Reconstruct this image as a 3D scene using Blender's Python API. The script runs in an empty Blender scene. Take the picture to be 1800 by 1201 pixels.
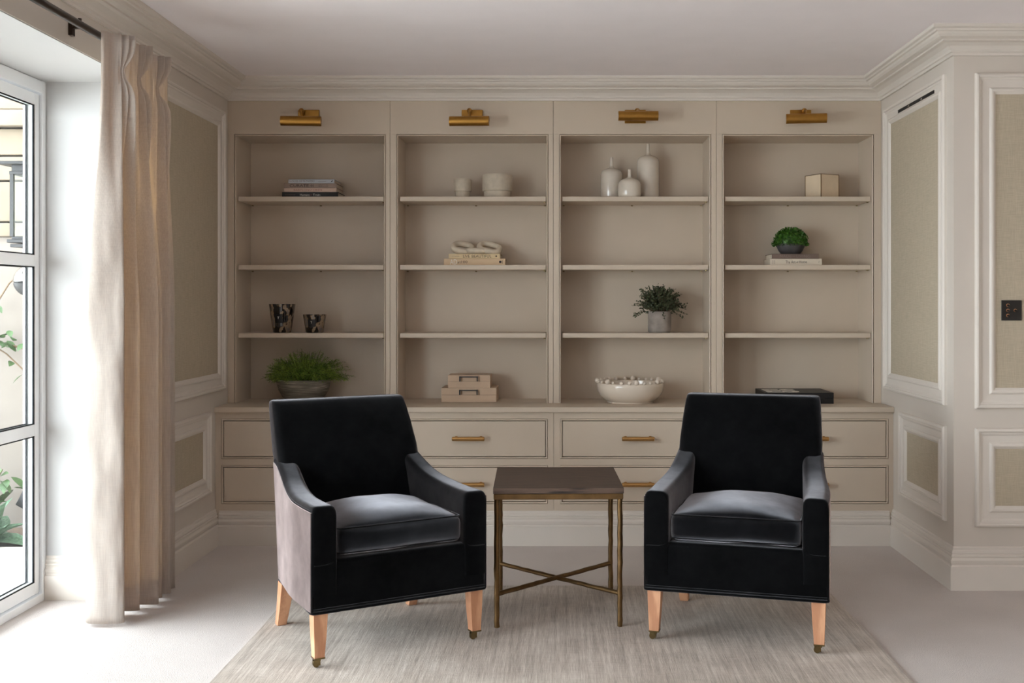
import bpy, bmesh, math, random
from mathutils import Vector, Matrix, Euler, noise

R = math.radians
C = bpy.context.scene.collection
SC = bpy.context.scene

# ------------------------------------------------------------------ camera
F, W, H, VX, VY, CZ = 1870.0, 1800.0, 1201.0, 985.0, 530.0, 1.3
cam = bpy.data.cameras.new('camera')
cam.sensor_width = 36.0
cam.lens = F / W * 36.0
cam.shift_x = (W / 2 - VX) / W
cam.shift_y = (VY - H / 2) / W
cam.clip_start = 0.05
cam_o = bpy.data.objects.new('camera', cam)
cam_o.location = (0, 0, CZ)
cam_o.rotation_euler = (R(90), 0, 0)
C.objects.link(cam_o)
SC.camera = cam_o

# ------------------------------------------------------------------ sky, exposure
SKY = 18.5
wd = bpy.data.worlds.new('sky')
SC.world = wd
wd.use_nodes = True
bg = wd.node_tree.nodes['Background']
bg.inputs[0].default_value = (0.91, 0.965, 1.03, 1)
# overcast sky, a little brighter overhead than at the horizon
_t = wd.node_tree
_c = _t.nodes.new('ShaderNodeTexCoord')
_s = _t.nodes.new('ShaderNodeSeparateXYZ')
_m = _t.nodes.new('ShaderNodeMapRange')
_m.inputs['From Min'].default_value, _m.inputs['From Max'].default_value = 0.0, 1.0
_m.inputs['To Min'].default_value, _m.inputs['To Max'].default_value = SKY * .8, SKY
_t.links.new(_c.outputs['Generated'], _s.inputs[0])
_t.links.new(_s.outputs['Z'], _m.inputs['Value'])
_t.links.new(_m.outputs[0], bg.inputs[1])
SC.view_settings.view_transform = 'Standard'
SC.view_settings.look = 'None'
SC.view_settings.exposure = 0.0
SC.view_settings.gamma = 1.0
SC.view_settings.use_curve_mapping = False
SC.cycles.max_bounces = 12
SC.cycles.diffuse_bounces = 8
SC.cycles.transparent_max_bounces = 16
SC.cycles.sample_clamp_indirect = 8.0


def portal(loc, rot, sx, sy):
    la = bpy.data.lights.new('sky_portal', 'AREA')
    la.shape = 'RECTANGLE'
    la.size, la.size_y = sx, sy
    la.cycles.is_portal = True
    o = bpy.data.objects.new('sky_portal', la)
    o.location, o.rotation_euler = loc, rot
    C.objects.link(o)


WIN_Y0, WIN_Y1, WIN_H = 1.55, 4.645, 2.26          # garden window in the left wall (in view)
WN_Y0, WN_Y1 = -1.3, 0.75                          # unseen second window along the same wall, added for fill light
portal((-2.42, (WIN_Y0 + WIN_Y1) / 2, WIN_H / 2), (0, R(-90), 0), WIN_H, WIN_Y1 - WIN_Y0)
portal((-2.42, (WN_Y0 + WN_Y1) / 2, WIN_H / 2), (0, R(-90), 0), WIN_H, WN_Y1 - WN_Y0)

# ------------------------------------------------------------------ room dimensions (metres)
XL, XR, YB, ZC = -1.84, 1.775, 6.18, 2.52
YF, YU = 5.67, 5.88            # drawer cabinet face, upper bookcase face
YC, XE, YN = 4.80, 3.60, -4.80  # right hand wall corner, far right, wall behind the camera
ZT = 0.738                     # worktop


# ------------------------------------------------------------------ materials
def S(r, g, b):
    def f(c):
        c /= 255.0
        return c / 12.92 if c <= 0.04045 else ((c + 0.055) / 1.055) ** 2.4
    return (f(r), f(g), f(b), 1)


class NT:
    def __init__(s, name):
        s.m = bpy.data.materials.new(name)
        s.m.use_nodes = True
        s.t = s.m.node_tree
        s.p = s.t.nodes['Principled BSDF']
        s.out = s.t.nodes['Material Output']

    def n(s, typ, **kw):
        nd = s.t.nodes.new(typ)
        for k, v in kw.items():
            setattr(nd, k, v)
        return nd

    def l(s, a, b):
        s.t.links.new(a, b)

    def coords(s, scale=(1, 1, 1), rot=(0, 0, 0), kind='Object'):
        tc = s.n('ShaderNodeTexCoord')
        mp = s.n('ShaderNodeMapping')
        mp.inputs['Scale'].default_value = scale
        mp.inputs['Rotation'].default_value = rot
        s.l(tc.outputs[kind], mp.inputs['Vector'])
        return mp.outputs['Vector']

    def noise(s, vec, scale, detail=3, rough=0.5):
        nd = s.n('ShaderNodeTexNoise')
        nd.inputs['Scale'].default_value = scale
        nd.inputs['Detail'].default_value = detail
        nd.inputs['Roughness'].default_value = rough
        s.l(vec, nd.inputs['Vector'])
        return nd.outputs['Fac']

    def ramp(s, fac, stops):
        nd = s.n('ShaderNodeValToRGB')
        el = nd.color_ramp.elements
        while len(el) < len(stops):
            el.new(0.5)
        for e, (p, c) in zip(el, stops):
            e.position, e.color = p, c
        s.l(fac, nd.inputs['Fac'])
        return nd.outputs['Color']

    def math(s, op, a, b):
        nd = s.n('ShaderNodeMath', operation=op)
        for i, v in enumerate((a, b)):
            if isinstance(v, (int, float)):
                nd.inputs[i].default_value = v
            else:
                s.l(v, nd.inputs[i])
        return nd.outputs[0]

    def bump(s, fac, strength, dist, target=None):
        nd = s.n('ShaderNodeBump')
        nd.inputs['Strength'].default_value = strength
        nd.inputs['Distance'].default_value = dist
        s.l(fac, nd.inputs['Height'])
        s.l(nd.outputs['Normal'], (target or s.p).inputs['Normal'])


def plain(name, col, rough=0.5, metal=0.0, spec=0.5, var=0.04, vscale=6, bump=0.0, bscale=200, coat=0.0):
    k = NT(name)
    v = k.coords()
    f = k.noise(v, vscale, 4)
    a = [max(0, c * (1 - var)) for c in col[:3]] + [1]
    b = [c * (1 + var) for c in col[:3]] + [1]
    k.l(k.ramp(f, [(0.3, a), (0.7, b)]), k.p.inputs['Base Color'])
    k.p.inputs['Roughness'].default_value = rough
    k.p.inputs['Metallic'].default_value = metal
    k.p.inputs['Specular IOR Level'].default_value = spec
    k.p.inputs['Coat Weight'].default_value = coat
    if bump:
        k.bump(k.noise(v, bscale, 2), bump, 0.001)
    return k.m


M = {}
M['joinery'] = plain('joinery_paint', S(198, 183, 165), 0.42, var=0.015, bump=0.04, bscale=90)
M['wall'] = plain('wall_paint', S(206, 197, 187), 0.55, var=0.012, bump=0.03, bscale=120)
M['trim'] = plain('trim_paint', S(216, 208, 199), 0.45, var=0.012)
M['ceiling'] = plain('ceiling_paint', S(244, 238, 240), 0.8, var=0.012)
M['reveal'] = plain('reveal_paint', S(186, 185, 184), 0.6, var=0.01)
M['white_metal'] = plain('white_window_metal', S(238, 240, 242), 0.35, var=0.01)
M['gasket'] = plain('black_gasket', S(9, 9, 15), 0.6, spec=0.2, var=0.02)
M['black_metal'] = plain('black_metal', S(30, 30, 31), 0.45, var=0.05)
M['bronze'] = plain('bronze_rod', S(62, 50, 40), 0.35, metal=0.6, var=0.08)
M['brass'] = plain('brushed_brass', S(176, 132, 66), 0.34, metal=1.0, var=0.08, vscale=30)
M['brass_dark'] = plain('aged_brass', S(118, 92, 60), 0.42, metal=0.85, var=0.25, vscale=25, bump=0.5, bscale=60)
M['handle_brass'] = plain('satin_brass', S(176, 136, 84), 0.38, metal=0.9, var=0.06, vscale=40)
M['caster_brass'] = plain('caster_brass', S(120, 104, 72), 0.3, metal=1.0, var=0.15, vscale=60)
M['paper'] = plain('book_pages', S(214, 202, 184), 0.9, var=0.05, vscale=40)
M['ceramic'] = plain('glazed_ceramic', S(206, 196, 182), 0.16, var=0.05, vscale=18, coat=0.4)
M['stoneware'] = plain('pale_stoneware', S(190, 178, 160), 0.8, var=0.10, vscale=35, bump=0.2, bscale=250)
M['bowl_glaze'] = plain('cream_bowl_glaze', S(216, 203, 187), 0.12, var=0.03, coat=0.5)
M['ball_glaze'] = plain('cream_ball_glaze', S(214, 201, 186), 0.45, var=0.04)
M['concrete'] = plain('grey_concrete', S(140, 130, 122), 0.9, var=0.22, vscale=22, bump=0.3, bscale=120)
M['slate'] = plain('dark_slate_glaze', S(70, 68, 68), 0.45, var=0.18, vscale=25)
M['chain'] = plain('pale_travertine', S(205, 192, 172), 0.6, var=0.12, vscale=24, bump=0.25, bscale=90)
M['shagreen'] = plain('pale_oak_box', S(192, 166, 141), 0.55, var=0.06, vscale=12, bump=0.1, bscale=160)
M['parchment'] = plain('parchment_panel', S(222, 202, 174), 0.45, var=0.05, vscale=14)
M['black_box'] = plain('black_lacquer', S(12, 11, 12), 0.5, var=0.05)
M['white_print'] = plain('white_print', S(228, 222, 212), 0.6, var=0.02)
M['dark_print'] = plain('dark_print', S(58, 46, 42), 0.7, var=0.02)
M['grey_print'] = plain('grey_print', S(128, 112, 104), 0.7, var=0.02)
M['red_print'] = plain('rose_print', S(150, 96, 88), 0.7, var=0.02)
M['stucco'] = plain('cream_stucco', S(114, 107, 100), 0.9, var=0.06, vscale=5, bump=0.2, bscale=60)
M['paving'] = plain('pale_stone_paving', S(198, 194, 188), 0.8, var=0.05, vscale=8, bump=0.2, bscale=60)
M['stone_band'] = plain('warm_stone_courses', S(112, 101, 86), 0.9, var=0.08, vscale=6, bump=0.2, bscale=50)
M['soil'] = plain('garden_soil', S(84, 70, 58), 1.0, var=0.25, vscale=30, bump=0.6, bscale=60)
M['steel'] = plain('polished_steel', S(176, 176, 174), 0.22, metal=1.0, var=0.02)
M['candle'] = plain('candle_white', S(238, 236, 230), 0.5, var=0.01)
M['lamp_white'] = plain('lamp_inner_white', S(222, 214, 200), 0.5, var=0.01)
M['copper'] = plain('copper_toggle', S(214, 160, 124), 0.3, metal=1.0, var=0.04)
M['switch'] = plain('black_bronze_plate', S(26, 22, 20), 0.4, var=0.05)
M['stem'] = plain('plant_stem', S(70, 74, 40), 0.8, var=0.15)
M['woody'] = plain('woody_stem', S(96, 78, 58), 0.9, var=0.15)


def leafmat(name, a, b, rough=0.55, scale=40, trans=0.0):
    k = NT(name)
    f = k.noise(k.coords(), scale, 3)
    k.l(k.ramp(f, [(0.35, a), (0.65, b)]), k.p.inputs['Base Color'])
    k.p.inputs['Roughness'].default_value = rough
    if trans:
        k.p.inputs['Subsurface Weight'].default_value = 0.0
    return k.m


M['fern'] = leafmat('fern_leaf', S(66, 102, 24), S(150, 176, 66), 0.6, 30)
M['eucalyptus'] = leafmat('grey_green_leaf', S(42, 52, 34), S(84, 92, 62), 0.6, 40)
M['buxus'] = leafmat('deep_green_leaf', S(26, 66, 12), S(70, 118, 26), 0.5, 60)
M['garden_leaf'] = leafmat('garden_leaf', S(40, 64, 32), S(68, 98, 52), 0.5, 20)
M['hosta'] = leafmat('blue_green_leaf', S(70, 98, 76), S(100, 130, 106), 0.5, 18)


def weave(name, col, var=0.10, scale=420, rough=0.95, bump=0.35, extra=None):
    k = NT(name)
    v1 = k.coords((1, 1, 0.05))
    v2 = k.coords((0.05, 0.05, 1))
    a, b = k.noise(v1, scale, 2, 0.6), k.noise(v2, scale, 2, 0.6)
    f = k.math('MULTIPLY', k.math('ADD', a, b), 0.5)
    lo = [c * (1 - var) for c in col[:3]] + [1]
    hi = [c * (1 + var) for c in col[:3]] + [1]
    colr = k.ramp(f, [(0.38, lo), (0.62, hi)])
    k.l(colr, k.p.inputs['Base Color'])
    k.p.inputs['Roughness'].default_value = rough
    k.p.inputs['Specular IOR Level'].default_value = 0.15
    k.bump(f, bump, 0.002)
    return k, colr


M['wallcloth'] = weave('linen_wallcovering', S(182, 170, 150), 0.09, 380)[0].m

# curtain: linen that lets warm daylight through
k, colr = weave('linen_curtain', S(198, 190, 183), 0.08, 420)
tr = k.n('ShaderNodeBsdfTranslucent')
k.l(k.ramp(k.noise(k.coords((1, 1, 0.04)), 260, 2), [(0.35, S(206, 176, 136)), (0.65, S(226, 202, 166))]), tr.inputs['Color'])
mx = k.n('ShaderNodeMixShader')
mx.inputs[0].default_value = 0.38
k.l(k.p.outputs[0], mx.inputs[1])
k.l(tr.outputs[0], mx.inputs[2])
k.l(mx.outputs[0], k.out.inputs['Surface'])
M['curtain'] = k.m

# carpet: short wool pile
k = NT('wool_carpet')
v = k.coords()
n1, n2 = k.noise(v, 260, 4, 0.7), k.noise(v, 3, 3)
k.l(k.ramp(k.math('ADD', k.math('MULTIPLY', n1, 0.75), k.math('MULTIPLY', n2, 0.25)),
           [(0.3, S(196, 186, 181)), (0.7, S(223, 214, 209))]), k.p.inputs['Base Color'])
k.p.inputs['Roughness'].default_value = 1.0
k.p.inputs['Specular IOR Level'].default_value = 0.1
k.p.inputs['Sheen Weight'].default_value = 0.2
k.bump(n1, 0.7, 0.006)
M['carpet'] = k.m

# rug: hand loomed viscose with streaks along its length
k = NT('loomed_viscose')
streak = k.noise(k.coords((22, .55, 1)), 3.0, 6, 0.7)
fine = k.noise(k.coords((230, 5, 1)), 2.0, 4, 0.65)
cross = k.noise(k.coords((6, 160, 1)), 2.0, 2, 0.6)
cloud = k.noise(k.coords((1, 1, 1)), 2.6, 4, 0.6)
mixv = k.math('ADD', k.math('ADD', k.math('MULTIPLY', streak, 0.34), k.math('MULTIPLY', fine, 0.30)),
              k.math('ADD', k.math('MULTIPLY', cloud, 0.24), k.math('MULTIPLY', cross, 0.12)))
k.l(k.ramp(mixv, [(0.40, S(126, 110, 96)), (0.5, S(176, 161, 147)), (0.60, S(214, 203, 192))]), k.p.inputs['Base Color'])
k.p.inputs['Roughness'].default_value = 0.7
k.p.inputs['Sheen Weight'].default_value = 0.3
k.bump(fine, 0.5, 0.004)
M['rug'] = k.m

# velvet: near black nap with a pale sheen at grazing angles
def velvet(name, sheen_lo, sheen_hi, spread, base_lo, base_hi):
    k = NT(name)
    nv = k.noise(k.coords((1, 1, 1)), 7, 4, 0.6)
    k.l(k.ramp(nv, [(0.3, base_lo), (0.7, base_hi)]), k.p.inputs['Base Color'])
    k.p.inputs['Roughness'].default_value = 0.9
    k.p.inputs['Specular IOR Level'].default_value = 0.08
    k.bump(k.noise(k.coords(), 12, 3), 0.12, 0.01)
    vs = k.n('ShaderNodeBsdfSheen', distribution='ASHIKHMIN')
    vs.inputs['Roughness'].default_value = spread
    k.l(k.ramp(nv, [(0.3, sheen_lo), (0.7, sheen_hi)]), vs.inputs['Color'])
    ad = k.n('ShaderNodeAddShader')
    k.l(k.p.outputs[0], ad.inputs[0])
    k.l(vs.outputs[0], ad.inputs[1])
    k.l(ad.outputs[0], k.out.inputs['Surface'])
    M[name.replace('charcoal_', '')] = k.m


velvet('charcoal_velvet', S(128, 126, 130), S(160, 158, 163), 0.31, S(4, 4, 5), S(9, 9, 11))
velvet('charcoal_velvet_seat', S(164, 164, 172), S(198, 198, 206), 0.42, S(8, 8, 10), S(14, 14, 17))  # same velvet, lightened to put the light on the seat into its sheen
velvet('charcoal_velvet_outside', S(182, 165, 163), S(218, 201, 199), 0.5, S(34, 30, 31), S(50, 45, 46))  # paler copy for the outside panels, window light put into colour and sheen


def wood(name, a, b, scale, axis, rough=0.5, ring=9.0):
    k = NT(name)
    v = k.coords(scale)
    f = k.noise(v, 3.5, 6, 0.65)
    wv = k.n('ShaderNodeTexWave', wave_type='BANDS', bands_direction=axis)
    wv.inputs['Scale'].default_value = ring
    wv.inputs['Distortion'].default_value = 6.0
    wv.inputs['Detail'].default_value = 3.0
    k.l(k.coords((1, 1, 1) if scale[0] == scale[1] else tuple(0.35 * s for s in scale)), wv.inputs['Vector'])
    g = k.math('ADD', k.math('MULTIPLY', f, 0.65), k.math('MULTIPLY', wv.outputs['Fac'], 0.35))
    k.l(k.ramp(g, [(0.36, a), (0.64, b)]), k.p.inputs['Base Color'])
    k.p.inputs['Roughness'].default_value = rough
    k.bump(g, 0.3, 0.003)
    return k.m


M['dark_oak'] = wood('smoked_oak', S(36, 26, 21), S(90, 71, 60), (2.5, 26, 26), 'Y', 0.5, 5)
M['beech'] = wood('beech', S(184, 130, 97), S(212, 160, 124), (30, 30, 2.5), 'X', 0.5, 4)

# glass that lets daylight straight through and mirrors a little at grazing angles
k = NT('clear_glass')
tp = k.n('ShaderNodeBsdfTransparent')
tp.inputs['Color'].default_value = (0.95, 0.97, 0.96, 1)
gl = k.n('ShaderNodeBsdfGlossy')
gl.inputs['Roughness'].default_value = 0.02
fr = k.n('ShaderNodeFresnel')
fr.inputs['IOR'].default_value = 1.35
mx = k.n('ShaderNodeMixShader')
ge = k.n('ShaderNodeNewGeometry')
k.l(k.math('MULTIPLY', fr.outputs[0], k.math('SUBTRACT', 1.0, ge.outputs['Backfacing'])), mx.inputs[0])   # the mirror is on the outer faces only
k.l(tp.outputs[0], mx.inputs[1])
k.l(gl.outputs[0], mx.inputs[2])
k.l(mx.outputs[0], k.out.inputs['Surface'])
M['glass'] = k.m

# mottled tortoiseshell glass of the candle tumblers
k = NT('mottled_glass')
vo = k.noise(k.coords((1, 1, 0.55)), 34, 2, 0.5)
k.l(k.ramp(vo, [(0.46, S(12, 10, 10)), (0.53, S(44, 34, 28)), (0.58, S(146, 124, 98)), (0.7, S(110, 102, 98))]), k.p.inputs['Base Color'])
k.p.inputs['Roughness'].default_value = 0.08
k.p.inputs['Coat Weight'].default_value = 0.6
M['mottled'] = k.m

# brushed grey-green bowl of the fern
k = NT('brushed_stone_bowl')
f = k.noise(k.coords((4, 4, 90)), 2.2, 4, 0.6)
k.l(k.ramp(f, [(0.36, S(92, 88, 76)), (0.55, S(120, 114, 102)), (0.68, S(176, 168, 154))]), k.p.inputs['Base Color'])
k.p.inputs['Roughness'].default_value = 0.7
k.bump(f, 0.4, 0.003)
M['brushed_bowl'] = k.m


# ------------------------------------------------------------------ mesh helpers
def new(name, bm, mat, parent=None, smooth=False, loc=None, rot=None, bev=0.0, seg=2, angle=30):
    bmesh.ops.recalc_face_normals(bm, faces=bm.faces)
    me = bpy.data.meshes.new(name)
    bm.to_mesh(me)
    bm.free()
    if mat:
        me.materials.append(M[mat])
    o = bpy.data.objects.new(name, me)
    C.objects.link(o)
    if parent:
        o.parent = parent
    if loc:
        o.location = loc
    if rot:
        o.rotation_euler = rot
    if smooth:
        me.polygons.foreach_set('use_smooth', [True] * len(me.polygons))
        me.set_sharp_from_angle(angle=R(48))
    if bev:
        md = o.modifiers.new('soft_edges', 'BEVEL')
        md.width, md.segments, md.limit_method, md.angle_limit = bev, seg, 'ANGLE', R(angle)
        md.harden_normals = False
        me.polygons.foreach_set('use_smooth', [True] * len(me.polygons))
        md2 = o.modifiers.new('keep_flats', 'WEIGHTED_NORMAL')
        md2.keep_sharp = True
    return o


def thing(name, label, cat, loc=(0, 0, 0), rotz=0.0, group=None):
    o = bpy.data.objects.new(name, None)
    o.empty_display_size = 0.05
    o.location, o.rotation_euler = loc, (0, 0, rotz)
    C.objects.link(o)
    return tag(o, label, cat, group)


def tag(o, label, cat, group=None):
    o['label'], o['category'] = label, cat
    if group:
        o['group'] = group
    return o


def struct(o, label=None):
    o['kind'] = 'structure'
    if label:
        o['label'] = label
    return o


def BM():
    return bmesh.new()


def box(bm, x0, x1, y0, y1, z0, z1, mat=None):
    vs = [bm.verts.new((x, y, z)) for z in (z0, z1) for y in (y0, y1) for x in (x0, x1)]
    if mat:
        for v in vs:
            v.co = mat @ v.co
    for f in ((0, 1, 3, 2), (4, 6, 7, 5), (0, 4, 5, 1), (2, 3, 7, 6), (0, 2, 6, 4), (1, 5, 7, 3)):
        bm.faces.new([vs[i] for i in f])
    return vs


def boxo(name, d, mat, parent=None, bev=0.0, seg=2):
    bm = BM()
    box(bm, *d)
    return new(name, bm, mat, parent, bev=bev, seg=seg)


def lathe(bm, prof, n=40, c=(0, 0, 0), wob=None):
    rings = []
    for (r, z) in prof:
        if r < 1e-5:
            rings.append([bm.verts.new((c[0], c[1], c[2] + z))])
        else:
            rings.append([bm.verts.new((c[0] + r * math.cos(2 * math.pi * i / n), c[1] + r * math.sin(2 * math.pi * i / n), c[2] + z)) for i in range(n)])
    for a, b in zip(rings, rings[1:]):
        for i in range(n):
            j = (i + 1) % n
            if len(a) == 1 and len(b) == 1:
                continue
            if len(a) == 1:
                bm.faces.new([a[0], b[j], b[i]])
            elif len(b) == 1:
                bm.faces.new([a[i], a[j], b[0]])
            else:
                bm.faces.new([a[i], a[j], b[j], b[i]])


def tube(bm, pts, rad, n=10, closed=False, cap=True, flat=1.0):
    pts = [Vector(p) for p in pts]
    m = len(pts)
    rings = []
    up = Vector((0, 0, 1))
    prev = None
    for i, p in enumerate(pts):
        if closed:
            d = pts[(i + 1) % m] - pts[i - 1]
        else:
            d = pts[min(i + 1, m - 1)] - pts[max(i - 1, 0)]
        d.normalize()
        if prev is None:
            a = d.cross(up if abs(d.dot(up)) < 0.95 else Vector((1, 0, 0))).normalized()
        else:
            a = (prev - d * prev.dot(d)).normalized()
        prev = a
        b = d.cross(a)
        r = rad[i] if isinstance(rad, (list, tuple)) else rad
        rings.append([bm.verts.new(p + a * (r * math.cos(2 * math.pi * q / n)) + b * (r * flat * math.sin(2 * math.pi * q / n))) for q in range(n)])
    for i in range(m if closed else m - 1):
        a, b = rings[i], rings[(i + 1) % m]
        for q in range(n):
            bm.faces.new([a[q], a[(q + 1) % n], b[(q + 1) % n], b[q]])
    if cap and not closed:
        bm.faces.new(rings[0])
        bm.faces.new(rings[-1][::-1])


def loft(bm, rings, cap=True, closed=True):
    vr = [[bm.verts.new(p) for p in r] for r in rings]
    n = len(vr[0])
    for a, b in zip(vr, vr[1:]):
        for i in range(n if closed else n - 1):
            j = (i + 1) % n
            bm.faces.new([a[i], a[j], b[j], b[i]])
    if cap:
        bm.faces.new(vr[0][::-1])
        bm.faces.new(vr[-1])
    return vr


def rrect(hx, hy, r, n=5):
    """rounded rectangle outline in the xy plane"""
    pts = []
    for cx, cy, a0 in ((hx - r, hy - r, 0), (-hx + r, hy - r, 90), (-hx + r, -hy + r, 180), (hx - r, -hy + r, 270)):
        for i in range(n + 1):
            a = R(a0 + 90 * i / n)
            pts.append((cx + r * math.cos(a), cy + r * math.sin(a)))
    return pts


def sweep(bm, path, prof, side=1):
    """profile (offset to the right hand side of the path, z) mitred along a flat polyline"""
    P = [Vector((p[0], p[1])) for p in path]
    rings = []
    for i, p in enumerate(P):
        dirs = []
        if i > 0:
            dirs.append((P[i] - P[i - 1]).normalized())
        if i < len(P) - 1:
            dirs.append((P[i + 1] - P[i]).normalized())
        ns = [Vector((d.y, -d.x)) * side for d in dirs]
        if len(ns) == 1:
            nv, sc = ns[0], 1.0
        else:
            nv = (ns[0] + ns[1]).normalized()
            sc = 1.0 / max(0.2, nv.dot(ns[0]))
        rings.append([(p.x + nv.x * o * sc, p.y + nv.y * o * sc, z) for (o, z) in prof])
    loft(bm, rings, cap=True, closed=True)


def frame(bm, fn, u0, u1, v0, v1, prof):
    """mitred rectangular moulding; fn(u, v, h) -> xyz, prof = [(inset, height)]"""
    rings = []
    for (u, v, su, sv) in ((u0, v0, 1, 1), (u1, v0, -1, 1), (u1, v1, -1, -1), (u0, v1, 1, -1)):
        rings.append([bm.verts.new(fn(u + su * t, v + sv * t, h)) for (t, h) in prof])
    for a in range(4):
        r, s = rings[a], rings[(a + 1) % 4]
        for i in range(len(prof) - 1):
            bm.faces.new([r[i], r[i + 1], s[i + 1], s[i]])


def lettering(body, w, h, loc, rot, mat, parent, name='lettering', bold=0.0):
    cu = bpy.data.curves.new(name, 'FONT')
    cu.body = body
    cu.extrude = 0.004
    cu.offset = bold
    cu.resolution_u = 3
    o = bpy.data.objects.new(name, cu)
    C.objects.link(o)
    me = bpy.data.meshes.new_from_object(o, depsgraph=bpy.context.evaluated_depsgraph_get())
    bpy.data.objects.remove(o)
    xs = [v.co.x for v in me.vertices]
    ys = [v.co.y for v in me.vertices]
    sx, sy = w / (max(xs) - min(xs)), h / (max(ys) - min(ys))
    cx, cy = (max(xs) + min(xs)) / 2, (max(ys) + min(ys)) / 2
    for v in me.vertices:
        v.co = ((v.co.x - cx) * sx, (v.co.y - cy) * sy, v.co.z * 0.05)
    me.materials.append(M[mat])
    t = bpy.data.objects.new(name, me)
    t.location, t.rotation_euler = loc, rot
    t.parent = parent
    C.objects.link(t)
    return t


# ================================================================== ROOM SHELL
struct(boxo('floor', (-2.30, XE, YN, YB + 0.05, -0.06, 0.0), 'carpet'), 'pale wool carpet over the whole room')
struct(boxo('ceiling', (-2.32, XE + .1, YN - .1, YB + 0.05, ZC, ZC + 0.08), 'ceiling'))

bm = BM()
box(bm, -2.32, XL, WIN_Y1, YB + 0.05, 0, ZC)
box(bm, -2.32, XL, WIN_Y0, WIN_Y1, WIN_H, ZC)
box(bm, -2.32, XL, WN_Y1, WIN_Y0, 0, ZC)
box(bm, -2.32, XL, WN_Y0, WN_Y1, WIN_H, ZC)
box(bm, -2.32, XL, YN, WN_Y0, 0, ZC)
wl = struct(new('wall_left', bm, 'wall'))
bm = BM()                                              # white plaster lining of the deep window reveal
box(bm, -2.30, XL - .004, WIN_Y1 - .004, WIN_Y1 + .002, 0, WIN_H)
box(bm, -2.30, XL - .004, WIN_Y0, WIN_Y1, WIN_H - .004, WIN_H + .002)
box(bm, -2.30, XL - .004, WIN_Y0 - .002, WIN_Y0 + .004, 0, WIN_H)
new('reveal_lining', bm, 'reveal', wl)

struct(boxo('wall_back', (XL - .1, XR + .1, YB, YB + 0.05, 0, ZC), 'wall'))
bm = BM()
box(bm, XR, XR + .1, YC + .1, YB + .05, 0, ZC)
box(bm, XR, XE, YC, YC + .1, 0, ZC)
wr = struct(new('wall_right', bm, 'wall'))
struct(boxo('wall_right_far', (XE, XE + .1, YN, YC + .1, 0, ZC), 'wall'))
struct(boxo('wall_front', (-2.32, XE + .1, YN - .1, YN, 0, ZC), 'wall'))

# cornice round the room
cor = [(-.004, ZC - .112), (.012, ZC - .112), (.012, ZC - .100), (.020, ZC - .097), (.022, ZC - .088), (.034, ZC - .074),
       (.056, ZC - .063), (.074, ZC - .060), (.074, ZC - .052), (.086, ZC - .050), (.098, ZC - .046), (.108, ZC - .037), (.112, ZC - .028),
       (.122, ZC - .026), (.124, ZC - .018), (.136, ZC - .014), (.138, ZC - .010), (.138, ZC), (-.004, ZC)]
bm = BM()
sweep(bm, [(XL, YN), (XL, YU), (XR, YU), (XR, YC), (XE, YC)], cor, 1)
struct(new('trim_1', bm, 'trim'), 'white stepped cornice under the ceiling')

# skirting: tall plinth with moulded top
skp = [(0, 0), (.022, 0), (.022, .106), (.016, .110), (.014, .114), (.018, .122), (.020, .134), (.015, .142), (.011, .147), (.015, .150),
       (.015, .158), (.010, .161), (.012, .166), (.011, .175), (.006, .180), (.006, .190), (0, .194)]
bm = BM()
sweep(bm, [(-2.242, WIN_Y1), (XL, WIN_Y1), (XL, YF + .01)], skp, 1)
struct(new('baseboard_left', bm, 'trim'))
bm = BM()
sweep(bm, [(XR, YF + .01), (XR, YC), (XE, YC)], skp, 1)
struct(new('baseboard_right', bm, 'trim'))
bm = BM()
sweep(bm, [(XL + .021, YF + .004), (XR - .021, YF + .004)], [(o, z * .187 / .194) for o, z in skp], 1)
struct(new('baseboard_back', bm, 'trim'))

# wall panels: outer bead, flat band, inner bead, linen field
mould = [(0, 0), (0, .012), (.004, .019), (.011, .021), (.017, .018), (.019, .012), (.026, .011), (.031, .007), (.036, .005),
         (.064, .004), (.066, .009), (.072, .013), (.080, .013), (.086, .009), (.092, .004), (.095, 0)]


def wall_panel(parent, fn, u0, u1, v0, v1, slot=False):
    bm = BM()
    frame(bm, fn, u0, u1, v0, v1, mould)
    new('panel_moulding', bm, 'trim', parent)
    t = .090
    bm = BM()
    c = [bm.verts.new(fn(u, v, .002)) for u, v in ((u0 + t, v0 + t), (u1 - t, v0 + t), (u1 - t, v1 - t), (u0 + t, v1 - t))]
    bm.faces.new(c)
    new('linen_panel', bm, 'wallcloth', parent)


fnL = lambda u, v, h: (XL + h, u, v)
fnR = lambda u, v, h: (XR - h, u, v)
fnF = lambda u, v, h: (u, YC - h, v)
wall_panel(wl, fnL, 4.76, 5.80, .822, 2.335)
wall_panel(wl, fnL, 4.76, 5.565, .295, .722)
wall_panel(wr, fnR, 4.885, 5.80, .822, 2.345)
wall_panel(wr, fnR, 4.885, 5.535, .292, .726)
wall_panel(wr, fnF, 1.869, 2.95, .817, 2.328)
wall_panel(wr, fnF, 1.869, 2.95, .284, .728)

# ================================================================== WINDOW AND GARDEN
XW = -2.263


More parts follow.
